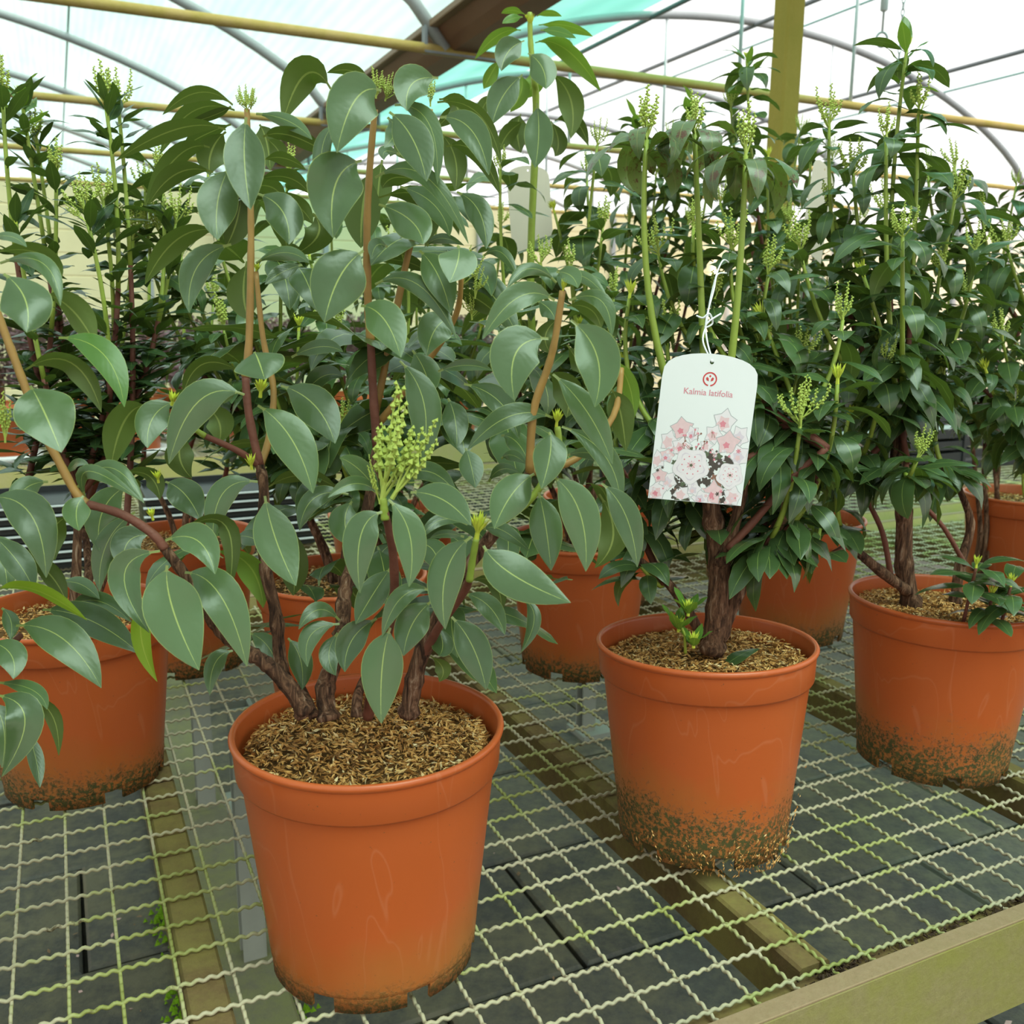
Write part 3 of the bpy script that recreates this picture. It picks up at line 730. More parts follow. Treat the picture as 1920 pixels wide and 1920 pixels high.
leaves(P1, tl(640, 640, 3), .76, '''
230 880 110 730 -10 655 130 .03
220 860 80 800 -75 880 90 .01
230 960 110 1090 105 1415 200 -.04
265 890 385 1090 380 1380 185 -.04
300 800 480 730 650 860 120 .02
390 850 570 890 730 1035 195 -.03
800 1150 960 1310 1290 1470 260 -.05
730 1100 590 1300 585 1620 210 -.04
710 1030 560 1005 440 1120 75 .01
690 1100 590 1083 500 1107 55 .02
800 1060 900 1060 1060 1180 95 .04
1020 1450 1085 1560 1010 1750 85 .07
690 1420 830 1490 920 1650 130 .03
720 1350 860 1360 900 1530 110 .05 u
620 1550 740 1720 815 1960 200 .0
510 1460 400 1590 350 1770 200 .01
500 1400 340 1440 230 1660 120 .0
275 1610 230 1830 225 2150 250 -.02
280 1270 180 1420 80 1590 170 .04
200 1560 60 1680 20 1860 170 .03
540 1600 570 1700 550 1770 130 .05
500 1770 570 1840 550 1915 100 .05 u
430 1140 520 1180 560 1330 150 .08
60 900 20 1010 60 1150 190 .11
600 1090 680 1150 700 1250 130 .10
-20 1640 -70 1760 -30 1880 120 .06
''')
leaves(P1, tl(0, 640, 3), .84, '''
1430 60 1455 110 1490 215 285 -.07
1365 180 1150 125 1030 300 125 .0 u
1375 300 1120 335 950 690 210 -.05
980 340 860 430 830 600 180 -.03
830 360 700 450 620 730 190 .0 u
1040 500 1010 650 1080 770 160 .01 u
1140 360 1230 450 1230 575 160 .04 u
1450 360 1640 550 1760 855 230 -.07
1580 250 1770 360 1885 575 225 -.03
1490 870 1550 1110 1665 1375 240 -.07
1450 790 1250 860 1200 1160 150 -.03
1510 820 1700 755 1900 830 130 .03 u
1960 860 1770 880 1685 1065 120 .0
930 790 1040 860 1130 1010 190 .0
700 740 840 760 900 890 130 .02 u
1300 210 1270 290 1260 350 90 .05 u
1640 90 1800 30 1930 60 90 .05
1700 320 1810 200 1930 200 120 .10
1330 1100 1400 1100 1480 1140 110 .05
1820 600 1850 680 1800 760 150 .10
1600 1000 1650 1250 1650 1430 170 .07 u
1400 1640 1510 1720 1575 1880 130 .0
1620 1670 1690 1790 1700 1960 140 .02
1910 1570 1790 1510 1680 1620 100 -.02
1910 1590 1750 1650 1730 1830 120 -.03
1310 1740 1210 1810 1180 1990 110 -.04
''')
leaves(P1, tl(0, 640, 3), .78, '''
940 1260 970 1500 1120 1850 330 -.06
900 1180 700 1310 840 1640 180 -.03
870 1380 790 1620 885 1915 110 .0 ul
930 1120 1110 1120 1210 1310 190 -.04
1010 1070 1270 1040 1280 1440 120 -.01 u
1040 1300 1240 1430 1390 1830 240 -.03
1200 1180 1400 1260 1480 1500 180 .04 uy
850 1090 720 1130 700 1290 180 .02
720 810 580 950 560 1180 190 .03
760 960 600 1140 560 1410 130 .02
430 830 620 710 810 910 100 .0
485 900 500 730 800 900 90 -.02
470 870 430 950 445 1065 150 -.05
270 790 140 830 80 955 140 -.01
390 980 290 1080 310 1230 170 .05 u
370 750 430 690 500 700 60 .02
330 -20 580 70 700 370 165 .0 y
140 160 400 120 570 400 170 .0 u
170 250 250 400 345 625 320 -.06
''')
leaves(P1, tl(0, 0, 3), .76, '''
20 1540 140 1680 150 1870 270 -.05
-40 1420 230 1430 330 1600 140 .03 u
0 1480 240 1480 340 1720 100 .02
255 1650 410 1750 535 1940 190 .05 u
-60 1340 60 1330 150 1390 60 .02
''')
leaves(PL, tl(0, 640, 3), .80, '''
-60 880 170 970 260 1330 230 -.05
-40 1090 100 1240 190 1400 160 .0
40 1150 250 1280 375 1470 140 .03 u
-20 1400 200 1400 490 1570 125 -.04 ul
240 1510 510 1570 790 1760 190 .03
380 1500 550 1460 740 1580 110 .07
90 1600 350 1670 570 1950 230 -.02
340 1360 450 1365 560 1450 100 .08
10 1500 60 1570 60 1680 90 .0
-60 1690 60 1760 75 1900 170 -.03
-120 1100 0 1200 40 1400 200 .05
''')
leaves(PL, tl(0, 1280, 3), .76, '''
-30 70 140 200 10 530 210 -.03
60 90 270 150 330 410 100 .02 u
150 270 200 420 225 590 90 .02
-20 0 180 40 265 150 95 .0
-60 100 20 250 10 480 150 .02
''')
def pxpath(pts, D0, D1): return [at(x, y, D0+(D1-D0)*i/(len(pts)-1)) for i, (x, y) in enumerate(pts)]
def pstem(pl, s, D0, D1, r0, r1, mat, name='branch', knob=0.0):
    a = [float(x) for x in s.split()]; return stem(pl, pxpath(list(zip(a[::2], a[1::2])), D0, D1), r0, r1, M[mat], name, 5, 8, knob)
pstem(P1, '572 1345 545 1290 527 1250 517 1150 495 1050 495 925 487 873', .80, .83, .0085, .005, 'bark', knob=.18)
pstem(P1, '487 873 467 780 460 707', .83, .84, .0045, .0038, 'bark_red'); pstem(P1, '460 707 467 640 470 500 470 393 463 205', .84, .86, .0042, .0028, 'shoot_orange', 'shoot')
pstem(P1, '487 873 503 827 513 733 493 633 480 510', .84, .88, .004, .0025, 'shoot_orange', 'shoot')
pstem(P1, '487 873 445 845 385 818', .83, .81, .0035, .003, 'bark_red'); pstem(P1, '385 818 355 796 330 760', .81, .80, .003, .0022, 'shoot', 'shoot')
pstem(P1, '575 1335 535 1280 500 1245 470 1225 420 1190 390 1150 355 1090 310 1030', .79, .76, .0085, .0048, 'bark', knob=.15)
pstem(P1, '310 1030 285 1000 230 965 163 945', .76, .755, .0045, .0040, 'bark_red'); pstem(P1, '163 945 140 920 105 855 75 800 45 720 15 640 -15 560', .755, .76, .0040, .0034, 'shoot_orange', 'shoot')
pstem(P1, '617 1352 610 1290 632 1225 642 1180 645 1120 660 1060 690 950 707 840', .80, .88, .0105, .0055, 'bark', knob=.2)
pstem(P1, '707 840 700 740 695 640', .88, .88, .005, .004, 'bark_red'); pstem(P1, '695 640 690 567 688 433 693 320 703 205', .88, .86, .0045, .0030, 'shoot_orange', 'shoot')
pstem(P1, '703 780 760 500 800 330 807 205', .90, .90, .004, .0025, 'shoot_orange', 'shoot'); pstem(P1, '705 800 800 680 855 590 865 515', .89, .84, .004, .0025, 'shoot_orange', 'shoot')
pstem(P1, '765 1342 777 1275 795 1215 850 1100 940 980 993 887', .82, .80, .0105, .0045, 'bark', knob=.2)
pstem(P1, '993 887 1000 773 1027 690 1040 640 1055 545', .80, .79, .0042, .0030, 'shoot_orange', 'shoot')
pstem(P1, '690 1345 700 1280 735 1150 738 1050 722 960', .83, .75, .006, .0035, 'bark_red'); pstem(P1, '722 975 720 950 718 935', .75, .75, .0038, .0034, 'shoot', 'shoot')
pstem(P1, '780 1260 820 1180 870 1110 882 1075', .82, .75, .005, .0035, 'bark_red'); pstem(P1, '880 1090 886 1050 893 1010', .75, .745, .0034, .003, 'shoot', 'shoot')
pstem(P1, '940 980 1000 930 1045 850 1045 800', .80, .80, .004, .003, 'shoot', 'shoot'); pstem(P1, '993 887 1080 860 1150 780 1165 690', .82, .86, .004, .003, 'shoot_orange', 'shoot')
pstem(P1, '668 1345 672 1300 690 1260', .80, .82, .006, .004, 'bark'); pstem(P1, '590 1345 575 1310 560 1280', .84, .86, .006, .004, 'bark')
PLO = Vector(PL.location)
stem(PL, [PLO+Vector((0, 0, .21)), PLO+Vector((.05, .03, .32)), at(-60, 1130, .80)], .009, .004, M['bark']); stem(PL, [PLO+Vector((.02, 0, .21)), PLO+Vector((.08, .02, .27)), at(-50, 1280, .76), at(40, 1190, .80)], .007, .003, M['bark_red'])
for k in range(11):  # upper crown out of view, added to shade the pot behind
    a_ = 6.283*k/11; tip_ = PLO+Vector((-.12+.17*math.cos(a_), .17*math.sin(a_)-.02, .52+.22*((k*7) % 5)/4)); shoot(PL, tip_, PLO+Vector((-.02+.03*math.cos(a_), .03*math.sin(a_), .24)), None, 'big', 13, .25, 'bud')
def T_(pl, bx, by, tx, ty, D, k=0, wide=1.0, nm='bud_cluster'): put_axis(pl, nm, (TR if nm == 'bud_cluster' else BD)[k], at(bx, by, D), at(tx, ty, D-.005), R.uniform(0, 6), wide)
for a in ((463, 210, 458, 158, .85, 2, 1.2), (470, 205, 476, 165, .86, 0, 1.3), (705, 185, 700, 125, .85, 0, 1.2), (722, 190, 735, 135, .86, 2, 1.2), (807, 200, 808, 140, .89, 3), (715, 945, 752, 722, .75, 0, .85), (735, 935, 822, 790, .745, 3, .9), (712, 945, 690, 855, .75, 3, .5),
          (865, 540, 880, 460, .86, 2), (760, 500, 752, 435, .91, 3), (890, 560, 905, 500, .88, 1), (885, 600, 880, 540, .90, 2), (10, 830, 6, 735, .74, 3, .7), (160, 415, 120, 380, .95, 3)): T_(P1, *a)
for a in ((893, 1012, 903, 955, .745, 0, .9), (1043, 800, 1047, 765, .80, 1, .9), (322, 760, 327, 732, .80, 0), (297, 905, 294, 880, .80, 1), (287, 975, 280, 950, .77, 0), (472, 880, 468, 850, .82, 0), (488, 745, 492, 705, .86, 1), (1055, 548, 1060, 520, .79, 0, .8), (480, 512, 482, 490, .88, 1), (865, 516, 868, 492, .84, 0, .8)): T_(P1, *a, nm='leaf_bud')
# leaves deep inside the shrub
for k in range(120):
    x = R.uniform(380, 1130) if k % 3 else R.uniform(520, 960); y = R.uniform(330, 1230) if k % 3 else R.uniform(600, 1150)
    if x > 900 and y < 560: continue
    if x < 480 and y < 420: continue
    if y > 1150 and (x < 520 or x > 860): continue
    put_leaf(P1, R.choice(LV['big']), at(x, y, R.uniform(.92, 1.02)), R.uniform(0, 6.28), R.uniform(-.5, .2), R.uniform(-.4, .4), R.uniform(.8, 1.05))
# water drops on the front pot
dq = MB().lathe([(0, .0016), (.0016, .0013), (.0026, .0006), (.003, 0)], 12)
dm, dt_, do_ = nt('water'); gb = bsdf(dt_, do_, .03, .5); gb.inputs['Transmission Weight'].default_value = 1; gb.inputs['IOR'].default_value = 1.33
dd = mesh('water_drop', dq.v, dq.f, dm)
for x, y in ((657, 1622), (707, 1627)):
    d = ray(x, y).normalized(); q = CAM-P1.location; zz = .12; rr_ = RB+(.1245-RB)*((zz-.02)/.183)
    a_ = d.x**2+d.y**2; b_ = q.x*d.x+q.y*d.y; c_ = q.x**2+q.y**2-rr_**2; t = (-b_-math.sqrt(b_*b_-a_*c_))/a_; p = q+d*t
    o = link('water_drop', dd, P1, p); o.rotation_euler = Vector((p.x, p.y, 0)).to_track_quat('Z', 'Y').to_euler(); o.scale = (1, 1.5, 1)

# ------------------------------------------------------------------ the other shrubs of the bench
P2 = potted(.243, 1.086, 'shrub wearing the white picture tag in a pot with a thick mossy foot', LBL, 'pot_mossy', 1, 2.2, (.02, .055))
P3 = potted(.627, 1.302, 'bushy shrub with low leafy sprouts in the pot beside the tagged shrub', LBL, 'pot_mossy', 2, 1.1, (.0, .02))
P0 = potted(-.605, 1.235, 'tall narrow-leaved shrub with reddish stems in a pot with a green mossy foot', LBL, 'pot_back', 3, 2.9)
P6 = potted(-.267, 1.42, 'dark leafy shrub standing right behind the broad-leaved shrub with water drops on its pot', LBL, 'pot_back', 3, .4)
P4 = potted(.125, 1.69, 'tallest shrub with drooping dark leaves reaching up to the brown gutter', LBL, 'pot_back', 3, 1.7)
P5 = potted(.585, 1.88, 'shrub behind the tagged one with a beige tag turned backwards', LBL, 'pot_back', 3, .2)
P7 = potted(-.61, 1.69, 'thin narrow-leaved shrub behind the tall reddish-stemmed shrub', LBL, 'pot_back', 3, 1.2)
P8 = potted(1.195, 2.15, 'shrub with many brown bare stems and a withered orange leaf', LBL, 'pot_back', 3, .8)
P9 = potted(.205, 2.10, 'shrub half hidden behind the tallest shrub, with a pale card among its leaves', LBL, 'pot_back', 3, 2.0)
P10 = potted(.60, 2.30, 'shrub at the back edge of the bench between two leafy shrubs, few stems showing', LBL, 'pot_back', 3, 1.0)
P11 = potted(-.245, 1.90, 'shrub at the back edge of the bench hidden by the broad-leaved shrub', LBL, 'pot_back', 3, 2.6)
P12 = potted(1.13, 1.62, 'bushy shrub at the bench side under the tall yellow-tipped shoot', LBL, 'pot_back', 3, 2.6)
NODES = {}
def bush(plant, D, rows, kind='mid', rad=.0024, spread=.03, n=15, span=.16):
    """rows: tip x y, depth offset, crown type; every shoot leaves the nearest fork of the trunk"""
    for ln in rows.strip().splitlines():
        f = ln.split(); x, y, dd_ = float(f[0]), float(f[1]), float(f[2]); top = f[3] if len(f) > 3 else 'truss'
        kd = f[4] if len(f) > 4 else kind; nn = int(f[5]) if len(f) > 5 else n; sp = float(f[6]) if len(f) > 6 else span
        tip = at(x, y, D+dd_); nd = NODES.get(plant.name) or [trunk_pt(plant)]
        base = min(nd, key=lambda p: (p-tip).length*R.uniform(.85, 1.15)+(.4 if tip.z-p.z < .14 else 0))
        if kd == 'spot': base = at(1322+(x-1300)*.22, 840, D+dd_*.5)
        shoot(plant, tip, base, None, kd, nn, sp, top, rad=rad, bare=(kd == 'spot'), size=1.0)
def trunk(plant, pts, r0, r1, mat='bark'): stem(plant, [Vector(plant.location)+Vector(p) for p in pts], r0, r1, M[mat], 'trunk', 5, 9, .15); NODES.setdefault(plant.name, []).append(Vector(plant.location)+Vector(pts[-1]))
for pl, s in ((P0, 1), (P6, 1.2), (P4, 1), (P5, 1), (P7, .8), (P9, 1), (P10, 1), (P11, 1), (P12, 1)):
    trunk(pl, [(0, 0, .21), (.01, 0, .28), (.02, .01, .40)], .011*s, .005*s); trunk(pl, [(-.01, .01, .21), (-.03, .02, .28), (-.07, .02, .37)], .009*s, .005*s)
    trunk(pl, [(.02, -.01, .21), (.05, -.02, .28), (.09, -.02, .35)], .008*s, .005*s); trunk(pl, [(0, .02, .21), (.01, .04, .28), (-.01, .08, .36)], .008*s, .005*s)
# tagged shrub: stout forked trunk
pstem(P2, '1335 1225 1345 1140 1348 1060 1335 960 1325 880', 1.07, 1.07, .0165, .011, 'bark', 'trunk', .16)
pstem(P2, '1350 1200 1385 1110 1420 1040 1470 970 1530 900', 1.07, 1.07, .0095, .006, 'bark', 'trunk', .15)
pstem(P2, '1346 1060 1372 1000 1390 930 1400 860', 1.06, 1.05, .009, .006, 'bark', 'trunk', .15)
pstem(P2, '1365 1030 1420 970 1480 900 1550 840', 1.05, 1.04, .0055, .004, 'bark_red', 'branch')
pstem(P2, '1320 1200 1280 1130 1240 1080 1195 1050', 1.10, 1.08, .008, .005, 'bark', 'branch', .15)
NODES[P2.name] = [at(1325, 880, 1.07), at(1530, 900, 1.07), at(1400, 860, 1.05), at(1550, 840, 1.04), at(1348, 1060, 1.07), at(1420, 1040, 1.07), at(1240, 1080, 1.09)]
bush(P2, 1.08, '''
1212 262 .03 truss spot 10
1302 250 .05 truss spot 10
1398 292 -.02 truss spot 11
1250 640 .08 truss
1180 560 .06 bud
1235 480 .12 truss
1340 560 .10 truss
1430 600 .08 bud
1440 520 .10 truss
1500 800 -.04 truss
1570 720 -.02 bud
1580 600 .05 truss
1425 650 .10 truss
1170 690 .10 bud
1275 700 .14 bud
1500 680 .10 truss
1140 680 .12 truss
1370 470 .12 truss
1300 430 .14 truss
1200 1060 .0 none mid 8 .06
''', 'mid', n=14)
P2O = Vector(P2.location)
for k, (x, y) in enumerate(((1272, 1160), (1290, 1130), (1300, 1190))):
    c = at(x, y+25, 1.03)
    for j in range(5): put_leaf(P2, R.choice(LV['young']), c, j*1.3+k, .3, 0, .55)
    put_axis(P2, 'leaf_bud', BD[k % 2], c, c+UP*.022, k)
stem(P2, [at(1285, 1225, 1.04), at(1283, 1190, 1.03), at(1272, 1165, 1.03)], .002, .0015, M['shoot'], 'shoot')
put_leaf(P2, LV['mid'][0], on_plane(1350, 1258, PZ+SZ+.012), .35, .15, 0, .8, 'fallen_leaf')
o = put_leaf(P2, LV['mid'][0], on_plane(1372, 1245, PZ+SZ+.012), 2.6, -.1, .2, .7, 'fallen_leaf'); o.data = LV['mid'][0].copy(); o.data.materials[0] = M['leaf_brown']; o['label'] = 'withered brown leaf'
# husks stuck to the mossy foot of the tagged pot
b = MB(); q = random.Random(5)
for k in range(300):
    a = q.gauss(-1.1, .58); z = abs(q.gauss(0, .022+.02*max(0, math.sin((a+1.3)*1.2)))); rr_ = RB+(.1245-RB)*max(0, (z-.02)/.183)+.0006; c = Vector((rr_*math.cos(a), rr_*math.sin(a), z+.001)); n_ = Vector((math.cos(a), math.sin(a), 0))
    d = (Vector((-math.sin(a), math.cos(a), 0))*q.gauss(0, .6)+UP+n_*.2).normalized(); s = d.cross(n_).normalized(); L_ = q.uniform(.0015, .004); W = q.uniform(.0005, .0012)
    b.add([c+d*L_, c+s*W, c-d*L_, c-s*W, c+n_*W*1.4], [(0, 1, 4), (1, 2, 4), (2, 3, 4), (3, 0, 4)])
hs = b.obj('stuck_husks', M['husk'], P2, None, False, 'stuff'); hs.rotation_euler = (.02, .055, 0)
# shrub beside the tagged one
pstem(P3, '1710 1140 1695 1060 1695 960 1680 880 1690 800', 1.32, 1.30, .0165, .010, 'bark', 'trunk', .16)
pstem(P3, '1705 1110 1650 1070 1590 1020 1540 985', 1.31, 1.26, .0095, .0055, 'bark', 'trunk', .15)
pstem(P3, '1790 1135 1800 1060 1820 980 1790 900', 1.33, 1.33, .010, .005, 'bark', 'trunk', .15)
pstem(P3, '1670 1080 1655 1000 1625 935 1600 880', 1.31, 1.29, .005, .003, 'bark_red'); pstem(P3, '1810 1060 1770 990 1720 930 1700 860', 1.31, 1.28, .004, .003, 'bark_red')
NODES[P3.name] = [at(1690, 800, 1.30), at(1590, 1020, 1.27), at(1790, 900, 1.33), at(1600, 880, 1.29), at(1700, 860, 1.28), at(1695, 960, 1.30)]
bush(P3, 1.30, '''
1700 95 .06 young mid 15
1662 262 -.02 truss
1722 215 .04 truss
1692 445 -.12 truss
1555 240 .10 truss
1500 470 .0 truss
1790 375 .05 truss
1600 330 .08 truss
1620 520 -.05 bud
1760 520 .05 truss
1660 680 -.08 truss
1720 860 -.14 truss
1590 790 -.05 bud
1830 470 .10 truss
1770 700 .05 truss
1540 985 -.05 none mid 7 .07
1560 400 .1 truss
''', 'mid', n=15)
for x, y, kk in ((1830, 1065, 0), (1895, 1100, 1), (1860, 1120, 2)):
    c = at(x, y, 1.18)
    stem(P3, [c-UP*.09+Vector((0, .02, 0)), c], .0028, .0022, M['bark_red'], 'shoot')
    for j in range(11): put_leaf(P3, R.choice(LV['mid'][:4]), c-UP*.003*j, j*2.4+kk, .05-.05*j, 0, R.uniform(.75, 1.0))
    put_axis(P3, 'leaf_bud', BD[kk % 2], c, c+UP*.02, kk)
# left tall narrow-leaved shrubs
bush(P0, 1.26, '''
40 185 .10 young narrow 22 .3
198 195 .02 truss narrow 24 .3
222 200 .06 truss narrow 22 .3
5 180 .02 truss narrow 22 .3
105 330 .05 truss narrow 22 .28
70 270 .12 truss narrow 22 .28
160 400 -.05 truss narrow 20 .25
195 385 .0 truss narrow 20 .25
300 330 .12 truss narrow 20 .25
30 420 .0 bud narrow 18 .22
250 450 .12 truss narrow 18 .22
330 420 .10 truss narrow 18 .2
''', 'narrow', rad=.0026, n=22)
bush(P7, 1.72, '''
280 360 .0 truss narrow 18 .3
340 480 .05 truss narrow 18 .3
400 560 .0 truss narrow 16 .25
160 850 -.2 truss narrow 9 .08
410 690 -.1 bud narrow 12 .12
''', 'narrow', rad=.0026, n=18)
bush(P6, 1.40, '''
300 440 .0 truss
272 360 .0 truss
360 520 .05 bud
420 620 -.05 truss
540 330 .05 truss
580 480 .0 bud
620 640 .0 truss
760 480 .05 truss
500 700 -.1 bud
700 620 -.1 bud
390 330 .08 truss
640 800 -.1 truss
450 560 .0 bud
820 640 .0 bud
560 620 -.05 bud
''', 'mid', n=17)
bush(P11, 1.90, '''
700 400 0 truss
820 380 0 truss
870 520 -.1 bud
900 620 -.1 bud
620 380 .0 truss
780 560 -.1 bud
940 430 .0 truss
''', 'mid', n=16)
T = tl(640, 0, 3)
D4 = 1.60
leaves(P4, T, D4, '''
1010 170 880 200 750 335 70 .03 uy
1110 140 1270 145 1415 205 65 .03 uy
1030 80 960 58 900 75 45 .02 uy
1020 95 960 105 905 132 45 .0 y
1100 90 1170 72 1240 92 40 .02 uy
1120 170 1220 178 1320 215 50 .0 y
1030 230 940 290 900 400 135 -.04
1050 300 1130 380 1150 500 145 -.05
1110 230 1280 290 1460 515 110 .03 uy
1090 240 1240 235 1315 330 70 .05 uy
890 340 840 420 800 500 80 .03 uy
1020 420 910 540 850 700 155 -.04
1180 410 1290 560 1290 780 140 .02 u
1100 580 1110 760 1090 945 155 -.05
1030 680 940 750 890 850 100 .04 u
1180 680 1220 790 1200 880 100 .05 u
1200 680 1310 675 1390 820 90 .04 u
1010 420 1010 520 950 630 100 .05 uy
1010 640 990 740 1010 860 130 .06 u
860 530 800 600 780 690 70 .03 u
1060 380 1080 470 1000 560 120 .06 uy
''')
stem(P4, [trunk_pt(P4), at(1000, 650, 1.66), T(1090, 700)and at(*T(1095, 700), D4+.02), at(*T(1085, 450), D4), at(*T(1065, 250), D4), at(*T(1060, 70), D4)], .008, .004, M['shoot'], 'shoot')
T_(P4, *T(1060, 170), *T(1065, 60), D4, 0, .8, 'leaf_bud'); T_(P4, *T(1050, 120), *T(1035, 75), D4, 1, .7, 'leaf_bud')
bush(P4, 1.66, '''
938 318 -.08 truss big 12 .3
1015 500 -.22 truss
1070 505 -.24 truss
1120 272 .0 truss big 12 .3
960 480 .0 bud big 12 .3
1130 430 -.05 truss
1090 620 -.15 bud
1040 400 .05 bud big 10 .25
1010 700 -.1 bud
1150 560 -.15 truss
1100 330 .1 truss
''', 'mid', n=14)
bush(P9, 2.10, '''
1195 230 .0 young mid 14
1260 260 .0 truss
1300 200 .05 young mid 14
1230 330 .0 truss
1180 420 .0 truss
1290 420 -.05 truss
1100 480 .0 bud
1330 330 .0 truss
''', 'mid', n=16)
bush(P5, 1.88, '''
1400 115 .0 young mid 16
1370 200 .05 truss
1440 300 -.05 bud
1500 500 -.15 truss
1480 420 -.1 truss
1560 560 -.15 truss
1520 300 .05 truss
1350 380 .0 truss
1620 640 -.2 truss
1420 640 -.1 bud
1540 700 -.15 truss
''', 'mid', n=16)
bush(P10, 2.30, '''
1500 250 .0 truss
1560 300 .0 truss
1450 350 .0 truss
1610 420 .0 truss
1400 480 .0 bud
1540 480 .0 bud
''', 'mid', n=16)
bush(P12, 1.62, '''
1840 400 .0 truss
1790 320 .0 truss
1740 330 .05 truss
1890 470 -.1 truss
1810 560 -.15 truss
1880 640 -.2 truss
1730 620 -.1 bud
1690 560 .0 bud
1900 760 -.2 truss
1660 400 .05 truss
1850 700 -.2 bud
''', 'mid', n=16)
for s in ('1835 1075 1850 990 1845 880 1850 780', '1840 1075 1865 1000 1870 900 1880 820', '1850 1075 1880 1010 1870 930 1860 830', '1825 1070 1838 1000 1830 900 1820 800', '1860 1080 1900 1020 1935 960'):
    pstem(P8, s, 2.10, 2.08, .008, .0045, 'bark', 'trunk', .12)
NODES[P8.name] = [at(1850, 780, 2.08), at(1880, 820, 2.08), at(1820, 800, 2.08), at(1935, 960, 2.08)]
bush(P8, 2.12, '''
1860 560 .0 truss
1905 350 .0 truss
1820 640 .0 truss
1900 680 -.05 truss
1950 520 .0 bud
1780 480 .05 truss
1930 820 -.05 bud
1960 330 .0 truss
''', 'mid', n=16)
o = put_leaf(P8, LV['mid'][4], at(1835, 922, 2.05), 3.4, .2, 0, .9, 'withered_leaf'); o.data = LV['mid'][4].copy(); o.data.materials[0] = M['leaf_brown']; o['label'] = 'withered orange leaf'

# ------------------------------------------------------------------ tags
TAGW, TAGH = .0965, .152
def tag_outline(n=14):
    w_, h = TAGW/2, TAGH; pts = [(-w_, 0), (w_, 0), (w_, h*.82)]
    for k in range(1, n): a = math.pi*k/n; pts.append((w_*math.cos(a)*1.0, h*.82+h*.18*math.sin(a)**.62))
    pts.append((-w_, h*.82)); k = 3+n//2-1; hc = h*.945      # k: the top of the arch; cut in from there round the string hole
    ring = [(-.0021*math.sin(2*math.pi*j/16)*-1, hc+.0021*math.cos(2*math.pi*j/16)) for j in range(17)]
    return pts[:k+1]+ring+pts[k:]
def slabify(pts, th, z0=0.0):
    n = len(pts); V = [Vector((x, -th/2+z0, y)) for x, y in pts]+[Vector((x, th/2+z0, y)) for x, y in pts]
    return V, [tuple(range(n)), tuple(range(2*n-1, n-1, -1))]+[(i, n+i, n+(i+1) % n, (i+1) % n) for i in range(n)]
def flat(b, pts, mi, y): 
    n = len(pts); b.add([Vector((x, y, z)) for x, z in pts], [tuple(range(n))], mi)
def disc(cx, cz, r, n=20, a0=0, fr=None): return [(cx+(fr(2*math.pi*k/n) if fr else r)*math.cos(2*math.pi*k/n+a0), cz+(fr(2*math.pi*k/n) if fr else r)*math.sin(2*math.pi*k/n+a0)) for k in range(n)]
INK = [plain('ink_white', (.84, .76, .80), .35, .5, .06, 150), plain('ink_blush', (.80, .55, .58), .35, .5, .15, 160), plain('ink_pink', (.72, .24, .30), .35, .5, .2, 200), plain('ink_red', (.62, .05, .05), .35, .5, .05, 100),
       plain('ink_dark', (.07, .055, .045), .35, .5, .4, 200), plain('ink_brown', (.28, .13, .09), .35, .5, .3, 200), plain('ink_green', (.10, .13, .07), .35, .5, .3, 200), plain('ink_grey', (.46, .46, .48), .35, .5, .05, 100), plain('ink_lavender', (.72, .62, .70), .35, .5, .08, 120)]
